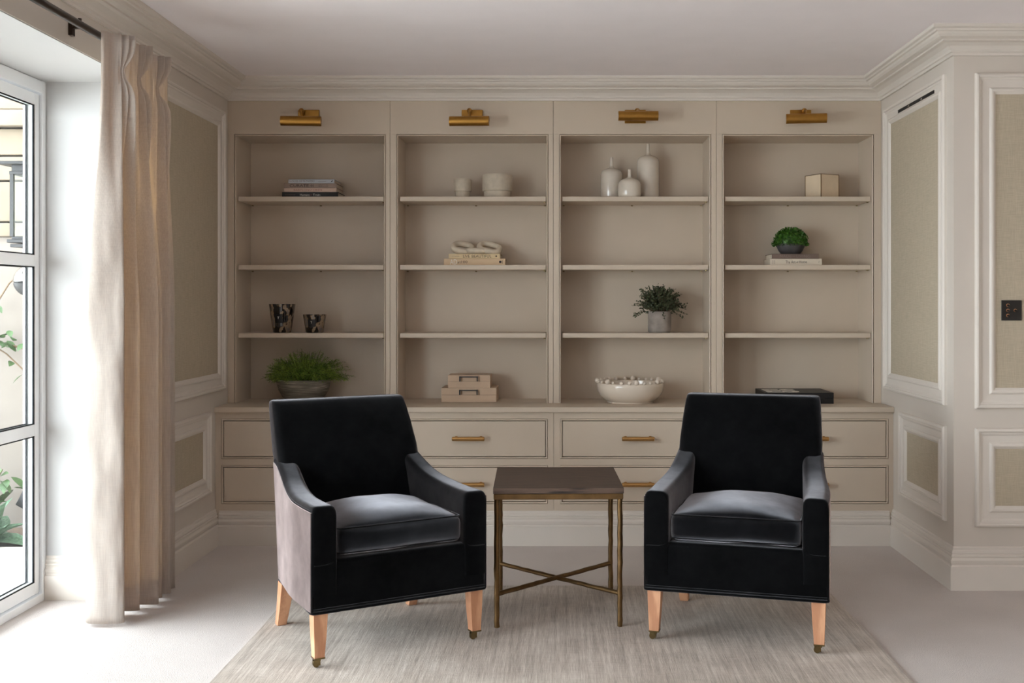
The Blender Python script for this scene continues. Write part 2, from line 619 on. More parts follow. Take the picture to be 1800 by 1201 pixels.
def garden_window(name, label, A, B, NL, place):
    """glazed screen from A to B along the wall; place maps (depth, along, z) boxes into the room"""
    def pb(bm, d0, d1, a0, a1, z0, z1):
        (x0, y0), (x1, y1) = place(d0, a0), place(d1, a1)
        box(bm, min(x0, x1), max(x0, x1), min(y0, y1), max(y0, y1), z0, z1)
    bm = BM()
    f0, f1 = -.055, .02
    pb(bm, f0, f1, B - .034, B - .006, 0, WIN_H - .004)
    pb(bm, f0, f1, A + .006, A + .034, 0, WIN_H - .004)
    pb(bm, f0, f1, A + .034, B - .034, WIN_H - .06, WIN_H - .006)
    pb(bm, f0, f1, A + .034, B - .034, 0.0, .035)
    win = struct(new(name, bm, 'white_metal', bev=.003), label)
    lw = (B - A - .080) / NL
    sw = .036
    for i in range(NL):
        a = A + .040 + i * lw + .003
        b = a + lw - .006
        bm = BM()
        pb(bm, -.045, .008, a, a + sw, .04, 2.195)
        pb(bm, -.045, .008, b - sw, b, .04, 2.195)
        for z0, z1 in ((.04, .092), (.722, .772), (1.45, 1.50), (2.145, 2.195)):
            pb(bm, -.045, .008, a + sw, b - sw, z0, z1)
        new('window_frame', bm, 'white_metal', win, bev=.003)
        bm = BM()
        pb(bm, -.03, -.012, a - .010, a, .04, 2.195)
        pb(bm, -.03, -.012, b, b + .010, .04, 2.195)
        for z0, z1 in ((.092, .722), (.772, 1.45), (1.50, 2.145)):
            for d in (-.030, .0):
                pb(bm, d, d + .006, b - sw - .009, b - sw, z0, z1)
                pb(bm, d, d + .006, a + sw, a + sw + .005, z0, z1)
                pb(bm, d, d + .006, a + sw, b - sw, z0, z0 + .005)
                pb(bm, d, d + .006, a + sw, b - sw, z1 - .005, z1)
        new('gasket', bm, 'gasket', win)
        for z0, z1 in ((.092, .722), (.772, 1.45), (1.50, 2.145)):
            bm = BM()
            pb(bm, -.022, -.016, a + sw, b - sw, z0, z1)
            new('window_pane', bm, 'glass', win)


garden_window('window_1', 'tall white metal garden window beside the curtain', WIN_Y0, WIN_Y1, 3, lambda d, a: (XW + d, a))
garden_window('fill_window', 'unseen second window added further along the wall for fill light', WN_Y0, WN_Y1, 3, lambda d, a: (XW + d, a))  # out of view, added to bring more daylight into the room

# garden beyond the glass
struct(boxo('terrace', (-7.0, -2.325, -7.0, 5.28, -.08, -.005), 'paving', bev=.004), 'pale stone terrace outside the window')
struct(boxo('kerb', (-7.0, -2.325, 5.28, 5.40, -.08, .055), 'paving', bev=.008), 'low stone kerb of the planting bed')
struct(boxo('planting_bed', (-7.0, -2.325, 5.40, 5.92, -.08, .04), 'soil'), 'soil of the planting bed against the garden wall')
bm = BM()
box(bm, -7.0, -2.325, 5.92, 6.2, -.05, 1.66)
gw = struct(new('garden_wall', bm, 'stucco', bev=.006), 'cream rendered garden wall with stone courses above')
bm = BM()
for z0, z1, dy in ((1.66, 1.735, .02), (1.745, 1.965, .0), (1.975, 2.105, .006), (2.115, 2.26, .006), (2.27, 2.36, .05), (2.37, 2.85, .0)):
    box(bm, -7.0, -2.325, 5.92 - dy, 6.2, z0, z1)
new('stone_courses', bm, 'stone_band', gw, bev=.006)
struct(boxo('shade_slab', (-3.75, -2.32, -6.5, 4.9, 2.56, 2.68), 'stucco', bev=.01), 'unseen slab added to shade the garden windows')  # out of view, added to cut the high sky light on reveal and floor

# black lantern on the outside of the house wall
lan = thing('wall_lantern', 'black framed glass lantern outside the upper window pane', 'lantern', (-2.448, 4.98, 1.55))
boxo('base', (-.085, .085, -.085, .085, 0, .014), 'black_metal', lan, .002)
boxo('base_tray', (-.095, .095, -.095, .095, .020, .036), 'black_metal', lan, .002)
boxo('bottom_plinth', (-.08, .08, -.08, .08, .036, .05), 'black_metal', lan, .002)
for sx in (-1, 1):
    for sy in (-1, 1):
        boxo('post', (sx * .078 - .008, sx * .078 + .008, sy * .078 - .008, sy * .078 + .008, .05, .335), 'black_metal', lan)
boxo('top_rail', (-.088, .088, -.088, .088, .335, .350), 'black_metal', lan, .002)
bm = BM()
loft(bm, [[(x, y, .350) for x, y in ((-.08, -.08), (.08, -.08), (.08, .08), (-.08, .08))], [(x, y, .378) for x, y in ((-.08, -.08), (.08, -.08), (.08, .08), (-.08, .08))]])
new('neck', bm, 'black_metal', lan)
boxo('roof_plate', (-.128, .128, -.128, .128, .378, .392), 'black_metal', lan, .002)
bm = BM()
tube(bm, [(0, 0, .05), (0, 0, .27)], .022, 16)
new('candle_tube', bm, 'candle', lan, True)
bm = BM()
for d in ((-.076, .076, -.078, -.075), (-.076, .076, .075, .078)):
    box(bm, *d, .05, .335)
for d in ((-.078, -.075, -.076, .076), (.075, .078, -.076, .076)):
    box(bm, *d, .05, .335)
new('glass_panel', bm, 'glass', lan)
boxo('wall_bracket', (.085, .128, -.02, .02, .15, .19), 'black_metal', lan)

# polished steel globe lamp below it
gl = thing('globe_lamp', 'polished steel globe lamp outside the window below the lantern', 'lamp', (-2.520, 5.06, 1.398))
bm = BM()
lathe(bm, [(0, .076)] + [(.076 * math.cos(R(a)), .076 * math.sin(R(a))) for a in range(75, -1, -15)] + [(.078, -.004), (.072, -.008), (0, -.008)], 32)
new('upper_shell', bm, 'steel', gl, True)
bm = BM()
lathe(bm, [(.070, -.008)] + [(.076 * math.cos(R(a)), .076 * math.sin(R(a))) for a in range(-10, -90, -12)] + [(0, -.076)], 32)
new('lower_shell', bm, 'black_metal', gl, True)
bm = BM()
tube(bm, [(.07, 0, 0), (.2, 0, 0)], .012, 12)
new('wall_arm', bm, 'steel', gl, True)


def leaf_mesh(name, mat, w=.5, curl=.15, fold=.12, n=6):
    """pointed oval leaf, 1 unit long along +x"""
    bm = BM()
    rows = []
    for i in range(n + 1):
        t = i / n
        hw = w * .5 * math.sin(math.pi * min(1, t ** .8)) if 0 < i < n else 0.004
        z = -curl * t * t
        rows.append([bm.verts.new((t, -hw, z + fold * hw * 2)), bm.verts.new((t, 0, z)), bm.verts.new((t, hw, z + fold * hw * 2))])
    for a, b in zip(rows, rows[1:]):
        for q in (0, 1):
            bm.faces.new([a[q], b[q], b[q + 1], a[q + 1]])
    me = bpy.data.meshes.new(name)
    bm.to_mesh(me)
    bm.free()
    me.materials.append(M[mat])
    me.polygons.foreach_set('use_smooth', [True] * len(me.polygons))
    return me


LEAF = leaf_mesh('leaf', 'garden_leaf', .5)
BROAD = leaf_mesh('broad_leaf', 'hosta', .62, .3, .2)


def put_leaf(me, parent, p, size, yaw, pitch, roll=0, name='leaf'):
    o = bpy.data.objects.new(name, me)
    o.parent = parent
    o.location = p
    o.rotation_euler = Euler((R(roll), R(-pitch), R(yaw)), 'XYZ')
    o.scale = (size, size, size)
    C.objects.link(o)


rnd = random.Random(5)
ivy = thing('climbing_plant', 'thin creeper with small leaves trailing across the garden wall', 'plant', (-3.15, 5.80, .04))
bm = BM()
tube(bm, [(-.35, .0, 0), (-.32, .05, .5), (-.28, .08, .95), (-.1, .07, 1.03), (.08, .06, 1.03), (.2, .05, 1.0)], .006, 6)
tube(bm, [(-.28, .08, .95), (-.05, .08, 1.2), (.04, .06, 1.24), (.12, .05, 1.36), (.22, .04, 1.44)], .004, 6)
tube(bm, [(.0, .07, 1.03), (.1, .06, .97), (.2, .05, .88)], .004, 6)
new('stem', bm, 'woody', ivy, True)
for i in range(26):
    t = rnd.random()
    put_leaf(LEAF, ivy, (-.28 + .5 * t, .05 - .02 * rnd.random(), 1.03 + rnd.uniform(-.03, .03)), rnd.uniform(.05, .085), rnd.uniform(150, 390), rnd.uniform(-50, 40), rnd.uniform(-40, 40))
for p in ((.05, 1.24), (.0, 1.2), (.12, 1.1), (.07, 1.13), (.14, .93), (.2, .86), (-.2, .8), (-.22, .62)):
    put_leaf(LEAF, ivy, (p[0], .04, p[1]), .07, rnd.uniform(200, 340), rnd.uniform(-70, 10), rnd.uniform(-30, 30))

sh = thing('leafy_shrub', 'leafy green shrub behind the broad leaved plant outside the window', 'shrub', (-3.08, 5.62, .04))
bm = BM()
for (dx, dz) in ((-.3, .42), (-.1, .36), (.05, .5), (.16, .38), (-.2, .3)):
    tube(bm, [(0, 0, 0), (dx * .4, -.02, dz * .6), (dx, -.05, dz)], [.006, .005, .003], 6)
new('stem', bm, 'stem', sh, True)
for i in range(46):
    dx = rnd.uniform(-.34, .22)
    put_leaf(LEAF, sh, (dx, rnd.uniform(-.09, .02), rnd.uniform(.2, .40) + (.10 if i % 7 == 0 else 0)), rnd.uniform(.09, .15), rnd.uniform(170, 380), rnd.uniform(-45, 25), rnd.uniform(-35, 35))
ho = thing('broad_leaved_plant', 'pale blue green plant with broad leaves behind the stone kerb', 'plant', (-2.93, 5.455, .04))
for i in range(15):
    a = 360 * i / 15 + rnd.uniform(-12, 12)
    put_leaf(BROAD, ho, (0, 0, .02 + .004 * (i % 4)), rnd.uniform(.19, .26), a, 6 + 36 * (i % 3), rnd.uniform(-12, 12))
for i in range(9):
    put_leaf(BROAD, ho, (-.26 + rnd.uniform(-.05, .05), .0, .02), rnd.uniform(.16, .22), 40 * i, 8 + 35 * (i % 2), rnd.uniform(-12, 12))
sp = thing('garden_spotlight', 'tilted black garden spotlight among the leaves outside the window', 'lamp', (-2.78, 5.60, .04))
boxo('ground_spike', (-.012, .012, -.012, .012, 0, .16), 'black_metal', sp)
bm = BM()
box(bm, -.06, .06, -.03, .03, -.05, .05, Matrix.Translation((0, -.0, .21)) @ Matrix.Rotation(R(28), 4, 'Y'))
new('lamp_body', bm, 'black_metal', sp, bev=.006)

# ================================================================== FITTED JOINERY
cabx = [XL, -.941, -.036, .862, XR]
CAB_LABEL = ['base cabinet at the window end, mostly behind the left armchair',
             'base cabinet between the left armchair and the side table, two brass handles',
             'base cabinet behind side table and right armchair, under the ball rimmed bowl',
             'base cabinet at the right wall, partly hidden behind the right armchair']
for i in range(4):
    t = thing('drawer_cabinet', 'taupe two drawer ' + CAB_LABEL[i], 'cabinet', (0, 0, 0), 0, 'taupe drawer cabinets under the worktop')
    a, b = cabx[i] + .0008, cabx[i + 1] - .0008
    l = a + (.034 if i else .032)
    r = b - (.030 if i < 3 else .026)
    bm = BM()
    box(bm, a, b, YF + .035, YB - .01, .1, .705)
    box(bm, a, l, YF, YF + .035, .10, .7075)
    box(bm, r, b, YF, YF + .035, .10, .7075)
    for z0, z1 in ((.10, .2206), (.427, .460), (.675, .7075)):
        box(bm, l, r, YF, YF + .035, z0, z1)
    new('carcass', bm, 'joinery', t)
    for z0, z1 in ((.2206, .427), (.460, .675)):
        bm = BM()
        frame(bm, lambda u, v, h: (u, YF - h, v), l, r, z0, z1, [(.0005, -.006), (.0015, -.001), (.003, .003), (.006, .004), (.009, .003), (.0100, -.001), (.0102, -.034)])
        new('bead', bm, 'joinery', t)
        g = .0138
        d = boxo('drawer_front', (l + g, r - g, YF + .0005, YF + .03, z0 + g, z1 - g), 'joinery', t, .0012)
        cx, zz = (a + b) / 2 + (.0 if i else .0), (z0 + z1) / 2 + .0035
        if i == 3:
            cx = 1.337
        bm = BM()
        tube(bm, [(cx - .086, YF - .034, zz), (cx - .083, YF - .034, zz), (cx - .080, YF - .034, zz), (cx + .080, YF - .034, zz), (cx + .083, YF - .034, zz), (cx + .086, YF - .034, zz)],
             [.009, .0118, .0118, .0118, .0118, .009], 8)
        for s in (-1, 1):
            tube(bm, [(cx + s * .066, YF + .001, zz), (cx + s * .066, YF - .034, zz)], .0075, 12)
            tube(bm, [(cx + s * .066, YF + .001, zz), (cx + s * .066, YF - .004, zz)], .0115, 12)
        new('handle', bm, 'handle_brass', d, bev=.001)

bm = BM()
box(bm, XL + .001, XR - .001, 5.648, YB - .001, .709, ZT)
wt = new('worktop', bm, 'joinery', bev=.004)
tag(wt, 'long taupe painted worktop running over all four drawer cabinets', 'worktop')

upx = [XL, -.941, -.039, .862, XR]
opx = [(-1.792, -.975), (-.897, -.076), (.003, .824), (.904, 1.723)]
ZO = 2.215
SHZ = [1.881, 1.502, 1.124]
UP_LABEL = ['beside the window curtain, holding four stacked books and a fern',
            'second from the window, holding the stone chain and two boxes',
            'third from the window, holding the three bottle vases',
            'beside the right wall, holding the parchment box and black box']
for i in range(4):
    t = thing('bookcase', 'taupe built-in bookcase bay ' + UP_LABEL[i], 'bookcase', (0, 0, 0), 0, 'built-in bookcase bays above the worktop')
    a, b = upx[i] + .0008, upx[i + 1] - .0008
    l, r = opx[i]
    ol, orr, oz = l - .0095, r + .0095, ZO + .0095
    y1 = YU + .022
    bm = BM()
    box(bm, a, ol, YU, y1, ZT, oz)
    new('stile', bm, 'joinery', t, bev=.0008)
    bm = BM()
    box(bm, orr, b, YU, y1, ZT, oz)
    new('stile', bm, 'joinery', t, bev=.0008)
    bm = BM()
    box(bm, a, b, YU, y1, oz, ZC - .001)
    new('header_panel', bm, 'joinery', t, bev=.0008)
    bm = BM()
    frame(bm, lambda u, v, h: (u, YU - h, v), ol, orr, ZT - .012, oz, [(0, -.010), (.0012, -.006), (.0022, -.0005), (.0035, .003), (.006, .0045), (.0085, .003), (.0095, -.001), (.0095, -.022)])
    for v in bm.verts:                                  # the beading stands on the worktop
        v.co.z = max(v.co.z, ZT + .0004)
    new('bead', bm, 'joinery', t)
    bm = BM()
    box(bm, a, l, y1, 6.16, ZT, ZO)
    new('side_panel', bm, 'joinery', t)
    bm = BM()
    box(bm, r, b, y1, 6.16, ZT, ZO)
    new('side_panel', bm, 'joinery', t)
    boxo('top_panel', (a, b, y1, 6.16, ZO, ZO + .02), 'joinery', t)
    boxo('back_panel', (a, b, 6.16, 6.175, ZT, ZO + .02), 'joinery', t)
    for z in SHZ:
        s = boxo('shelf', (l + .008, r - .004, 5.895, 6.158, z - .026, z), 'joinery', t, .0015)
        bm = BM()
        for px, py in (((l + r) / 2 - .0, 6.145), (r - .012, 6.14), (r - .012, 5.93), (l + .016, 6.14)):
            tube(bm, [(px, py, z - .026), (px, py, z - .032)], .006, 8)
        new('shelf_pegs', bm, 'caster_brass', s)['kind'] = 'stuff'

# ------------------------------------------------------------------ picture lights
def picture_light(label, xp, tube_dx, z_tube, yaw, tilt, arm_dx):
    t = thing('picture_light', label, 'light', (xp, YU, 2.32), 0, 'brass picture lights above the bookcase bays')
    boxo('backplate', (-.058, .058, -.014, 0, -.037, .037), 'brass', t, .003)
    zt = z_tube - 2.32
    bm = BM()
    tube(bm, [(arm_dx, -.012, .005), (arm_dx, -.05, .022), (arm_dx * .6 + tube_dx * .4, -.085, .024), (tube_dx, -.11, zt + .02)], .0055, 10)
    new('arm', bm, 'brass', t, True)
    bm = BM()
    lathe(bm, [(0, .014)] + [(.014 * math.cos(R(a)), .014 * math.sin(R(a))) for a in range(60, -61, -20)] + [(0, -.014)], 18, (arm_dx, -.05, .026))
    new('knuckle', bm, 'brass', t, True)
    sh = bpy.data.objects.new('lamp_shade', None)
    bm = BM()
    n = 30
    ro, ri, hl = .0265, .0245, .1075
    prof = [(-hl, 0), (-hl, ro * .9), (-hl + .003, ro), (hl - .003, ro), (hl, ro * .9), (hl, 0)]
    ang = [R(-62 + (304) * q / n) for q in range(n + 1)]        # trough, open towards the bookcase below
    outer, inner = [], []
    for s in (-hl, hl):
        outer.append([bm.verts.new((s, ro * math.cos(a), ro * math.sin(a))) for a in ang])
        inner.append([bm.verts.new((s, ri * math.cos(a), ri * math.sin(a))) for a in ang])
    for q in range(n):
        bm.faces.new([outer[0][q], outer[0][q + 1], outer[1][q + 1], outer[1][q]])
        bm.faces.new([inner[0][q], inner[1][q], inner[1][q + 1], inner[0][q + 1]])
        for e in (0, 1):
            bm.faces.new([outer[e][q], inner[e][q], inner[e][q + 1], outer[e][q + 1]])
    for q in (0, n):
        bm.faces.new([outer[0][q], outer[1][q], inner[1][q], inner[0][q]])
    for s in (-hl + .001, hl - .001):
        bm.faces.new([bm.verts.new((s, .0255 * math.cos(a), .0255 * math.sin(a))) for a in ang])
    shd = new('lamp_shade', bm, 'brass', t, True, (tube_dx, -.125, zt), (R(tilt), 0, R(yaw)))
    try:
        shd.data.set_sharp_from_angle(angle=R(40))
    except Exception:
        pass
    bm = BM()
    tube(bm, [(-.09, 0, 0), (.09, 0, 0)], .009, 10)
    new('bulb', bm, 'lamp_white', shd, True)


picture_light('brass picture light nearest the curtain, shade swung past its backplate', -1.389, -.014, 2.276, 5, 65, -.03)
picture_light('brass picture light above the bay with stone pots', -.4865, -.006, 2.276, -3, 68, -.012)
picture_light('brass picture light above the vases, tilted up over its backplate', .4135, .008, 2.304, 0, 95, .008)
picture_light('brass picture light nearest the right wall, over the parchment box', 1.326, .005, 2.290, -8, 72, .012)

# ================================================================== THINGS ON THE SHELVES
def book(label, x0, x1, z0, z1, cover, spine=None, y=5.95, depth=.19, group=None, rotz=0.0):
    cx = (x0 + x1) / 2
    t = thing('book', label, 'book', (cx, y, z0), rotz, group)
    hw, th = (x1 - x0) / 2, z1 - z0
    bm = BM()
    box(bm, -hw, hw, 0, depth, 0, .0025)
    box(bm, -hw, hw, 0, depth, th - .0027, th - .0002)
    new('cover', bm, cover, t, bev=.0006)
    bm = BM()
    box(bm, -hw, hw, 0, .004, .0001, th - .0003)
    new('spine', bm, spine or cover, t, bev=.001)
    boxo('page_block', (-hw + .004, hw - .004, .004, depth - .004, .0025, th - .0027), 'paper', t)
    return t, hw, th


def spine_text(b, txt, u0, u1, hfrac, mat, dz=0.0, bold=0.0):
    t, hw, th = b
    x0, x1 = -hw + 2 * hw * u0, -hw + 2 * hw * u1
    lettering(txt, x1 - x0, th * hfrac, ((x0 + x1) / 2, -.0004, th / 2 + dz), (R(90), 0, 0), mat, t, 'title_lettering', bold)


def spine_mark(b, u, r, mat):
    t, hw, th = b
    bm = BM()
    tube(bm, [(0, .0006, 0), (0, -.0006, 0)], r, 16)
    new('publisher_mark', bm, mat, t, loc=(-hw + 2 * hw * u, 0, th / 2))


M['cov_blue'] = plain('pale_blue_cover', S(186, 190, 196), 0.5, var=0.02)
M['cov_taupe'] = plain('taupe_cover', S(150, 130, 118), 0.6, var=0.03)
M['cov_blush'] = plain('blush_cover', S(206, 180, 164), 0.6, var=0.02)
M['cov_black'] = plain('black_cover', S(26, 22, 21), 0.5, var=0.05)
M['cov_sand'] = plain('sand_cover', S(214, 190, 150), 0.6, var=0.02)
M['cov_tan'] = plain('tan_cover', S(208, 180, 146), 0.6, var=0.02)
M['cov_mauve'] = plain('mauve_brown_cover', S(112, 94, 84), 0.7, var=0.03)
M['cov_ivory'] = plain('ivory_cover', S(214, 202, 184), 0.6, var=0.02)

z = SHZ[0]
b = book('black spined book at the bottom of the stack of four', -1.557, -1.243, z, z + .031, 'cov_black', group='four stacked books on the top shelf')
spine_text(b, 'Humans', .32, .49, .36, 'white_print')
spine_text(b, 'of', .50, .54, .22, 'red_print')
spine_text(b, 'Train', .55, .68, .36, 'white_print')
spine_text(b, 'ILLUSTRATED', .06, .24, .12, 'grey_print')
b = book('blush pink spined book resting on the black book in the stack of four', -1.546, -1.252, z + .031, z + .054, 'cov_blush', group='four stacked books on the top shelf')
spine_text(b, 'BABYLONSTOREN', .19, .72, .40, 'red_print')
b = book('taupe book titled CURATE, second from the top in the stack of four', -1.546, -1.252, z + .054, z + .080, 'cov_taupe', 'cov_taupe', y=5.951, group='four stacked books on the top shelf')
spine_text(b, 'CURATE', .11, .47, .55, 'dark_print')
spine_text(b, '((', .51, .57, .5, 'dark_print')
spine_text(b, 'INSPIRATION FOR', .66, .84, .18, 'dark_print', .004)
spine_text(b, 'INDIVIDUAL HOMES', .66, .84, .18, 'dark_print', -.004)
b = book('pale blue book, topmost in the stack of four', -1.522, -1.265, z + .080, z + .1027, 'cov_blue', 'cov_blue', y=5.952, group='four stacked books on the top shelf')
spine_text(b, 'HOUSE OF FLOWERS', .03, .57, .40, 'grey_print')
spine_text(b, 'WITH PHOTOGRAPHS', .65, .82, .18, 'grey_print')
bm = BM()
tube(bm, [(-.008, 0, -.006), (0, 0, .0), (.010, 0, .007)], [.0012, .0034, .001], 8)
new('publisher_mark', bm, 'dark_print', b[0], loc=(.115, .0018, .0113))

z = SHZ[1]
b = book('thick tan book with white and dark lettering, under the sand book', -.652, -.308, z, z + .0375, 'cov_tan', group='books under the stone chain')
spine_text(b, 'AD', .10, .215, .78, 'white_print')
spine_text(b, 'at', .225, .275, .30, 'dark_print', -.002)
spine_text(b, '100', .285, .385, .38, 'dark_print')
spine_mark(b, .918, .0072, 'dark_print')
spine_text(b, 'I', .948, .955, .5, 'dark_print')
b = book('thinner sand coloured book directly beneath the stone chain', -.625, -.337, z + .0375, z + .0645, 'cov_sand', y=5.951, group='books under the stone chain')
spine_text(b, 'LIVE', .28, .41, .56, 'dark_print')
spine_text(b, 'BEAUTIFUL', .45, .83, .56, 'dark_print')
spine_text(b, 'ATHENA', .06, .21, .14, 'grey_print')
spine_mark(b, .925, .0045, 'dark_print')
b = book('thick ivory book on the shelf under the mauve brown book', 1.172, 1.463, z, z + .037, 'cov_ivory', group='books under the clipped green plant')
spine_text(b, 'The Art', .30, .49, .46, 'dark_print')
spine_text(b, 'of', .505, .545, .30, 'dark_print', -.001)
spine_text(b, 'Home', .56, .715, .40, 'dark_print', .001)
spine_text(b, 'I I', .055, .095, .62, 'grey_print')
spine_text(b, '/', .935, .95, .35, 'dark_print')
b = book('mauve brown book lying between the ivory book and the clipped green plant', 1.183, 1.446, z + .037, z + .064, 'cov_mauve', y=5.951, group='books under the clipped green plant')
spine_text(b, 'MADE', .17, .42, .58, 'grey_print')
spine_text(b, 'FOR', .445, .49, .16, 'grey_print')
spine_text(b, 'LIVING', .52, .82, .58, 'grey_print')


# mottled glass candle tumblers
def tumbler(label, x, y, rt, rb, h):
    t = thing('candle_tumbler', label, 'candle', (x, y, SHZ[2]), 0, 'mottled glass candles')
    bm = BM()
    lathe(bm, [(0, 0), (rb - .004, 0), (rb, .004), (rb + (rt - rb) * .5, h * .5), (rt, h), (rt - .004, h), (rb - .002 + (rt - rb) * .3, h * .35), (rb - .006, .018), (0, .018)], 40)
    new('glass_cup', bm, 'mottled', t, True)
    bm = BM()
    lathe(bm, [(0, .018), (rb - .007, .018), (rb - .003 + (rt - rb) * .6, h * .6), (0, h * .6)], 32)
    new('wax', bm, 'candle', t, True)
    a0 = -90 - 4
    bm = BM()
    rows = []
    z0, z1 = h * (.34 if h > .13 else .34), h * (.66 if h > .13 else .74)
    hw = 20 if h > .13 else 22
    for zz in (z0, z1):
        rr = rb + (rt - rb) * (zz / h) + .0012
        rows.append([(rr * math.cos(R(a0 + hw * (q / 4 - 1))), rr * math.sin(R(a0 + hw * (q / 4 - 1))), zz) for q in range(9)])
    loft(bm, rows, cap=False, closed=False)
    lab = new('label', bm, 'black_box', t, True)
    rr = rb + (rt - rb) * .56 + .0016
    lettering('T', .010, .013, (rr * math.cos(R(a0)), rr * math.sin(R(a0)) - .0012, (z0 + z1) / 2 + .004), (R(90 - 8), 0, 0), 'white_print', lab, 'label_mark', .01)
    bm = BM()
    tube(bm, [(0, 0, h * .6), (0, 0, h * .6 + .012)], .0015, 6)
    new('wick', bm, 'black_metal', t)


tumbler('taller black and amber mottled glass candle, left on its shelf', -1.565, 5.985, .0735, .051, .161)
tumbler('short squat black and amber mottled glass candle, right on its shelf', -1.381, 5.98, .0655, .049, .103)


# stepped stoneware pots
def pot(label, x, r1, r0, h, zs):
    t = thing('stoneware_pot', label, 'pot', (x, 6.0, SHZ[0]), 0, 'stepped stoneware pots on the top shelf')
    bm = BM()
    lathe(bm, [(0, 0), (r0 - .003, 0), (r0, .003), (r0 * .995, zs), (r1 - .002, zs + .001), (r1, zs + .004), (r1, h - .003), (r1 - .003, h), (r1 - .007, h - .002),
               (r1 - .008, h * .5), (r0 - .01, .01), (0, .01)], 48)
    o = new('pot_body', bm, 'stoneware', t, True)
    try:
        o.data.set_sharp_from_angle(angle=R(50))
    except Exception:
        pass


pot('smaller pale stoneware pot with a narrow stepped foot', -.551, .0505, .0395, .108, .038)
pot('larger wide pale stoneware pot with a stepped foot', -.3555, .0845, .075, .132, .038)


# stone chain of three links
ch = thing('stone_chain', 'pale carved stone chain of three links on the sand book', 'ornament', (-.4815, 6.03, SHZ[1] + .0643))


def link_pts(cx, cy, cz, a, b, yaw, tilt, roll, n=36):
    m = Matrix.Translation((cx, cy, cz)) @ Euler((R(roll), R(tilt), R(yaw)), 'XYZ').to_matrix().to_4x4()
    return [m @ Vector((a * math.copysign(abs(math.cos(t)) ** .8, math.cos(t)), b * math.copysign(abs(math.sin(t)) ** .8, math.sin(t)), 0)) for t in [2 * math.pi * q / n for q in range(n)]]


for (cx, cy, cz, a, b, yaw, tilt, roll) in ((-.071, .0, .0375, .052, .042, 6, 8, 33), (.006, -.008, .0178, .052, .038, 0, 0, 0), (.080, .0, .0365, .056, .042, -8, 14, 30)):
    bm = BM()
    tube(bm, link_pts(cx, cy, cz, a, b, yaw, tilt, roll), .0172, 14, True)
    new('link', bm, 'chain', ch, True)


# bottle vases
def vase(label, x, y, r, h, hs, rn0, rn1):
    t = thing('bottle_vase', label, 'vase', (x, y, SHZ[0]), 0, 'glazed bottle vases')
    bm = BM()
    pr = [(0, 0), (r * .90, 0), (r * .97, .006), (r, .02), (r, hs - .030), (r * .97, hs - .016), (r * .86, hs - .004), (r * .66, hs + .004), (r * .4, hs + .010), (rn0 * 1.25, hs + .016), (rn0, hs + .024)]
    lathe(bm, pr, 40)
    new('body', bm, 'ceramic', t, True)
    bm = BM()
    lathe(bm, [(rn0, hs + .022), (rn1, h - .002), (rn1, h), (rn1 - .002, h), (rn1 - .003, hs + .03)], 20)
    new('neck', bm, 'ceramic', t, True)


vase('medium cream bottle vase at the back, left of the three', .2925, 6.078, .0625, .242, .168, .0105, .0085)
vase('short round cream bottle vase in front of the other two', .388, 5.965, .065, .158, .098, .0105, .0085)
vase('tall cream bottle vase, right of the three', .5005, 6.07, .0633, .318, .240, .0115, .0085)

# parchment cube with brass edges
pc = thing('parchment_box', 'pale parchment cube box with thin brass edges, turned corner forward', 'box', (1.486, 6.043, SHZ[0]), R(28))
hs_ = .0655
boxo('panel', (-hs_, hs_, -hs_, hs_, .001, .132), 'parchment', pc)
bm = BM()
w = .0016
for sx in (-1, 1):
    for sy in (-1, 1):
        box(bm, sx * hs_ - w, sx * hs_ + w, sy * hs_ - w, sy * hs_ + w, 0, .134)
for zz in (.0005, .1325):
    for s in (-1, 1):
        box(bm, -hs_, hs_, s * hs_ - w, s * hs_ + w, zz, zz + .0025)
        box(bm, s * hs_ - w, s * hs_ + w, -hs_, hs_, zz, zz + .0025)
new('brass_edging', bm, 'brass_dark', pc)


# ------------------------------------------------------------------ shelf plants
def blades(bm, p, d, ln, w, rnd, n=2):
    d = d.normalized()
    s = d.cross(Vector((rnd.uniform(-1, 1), rnd.uniform(-1, 1), rnd.uniform(-1, 1)))).normalized() * w
    q = p + d * ln * .5 + s * 0
    v = [bm.verts.new(p), bm.verts.new(q + s), bm.verts.new(p + d * ln), bm.verts.new(q - s)]
    bm.faces.new(v)


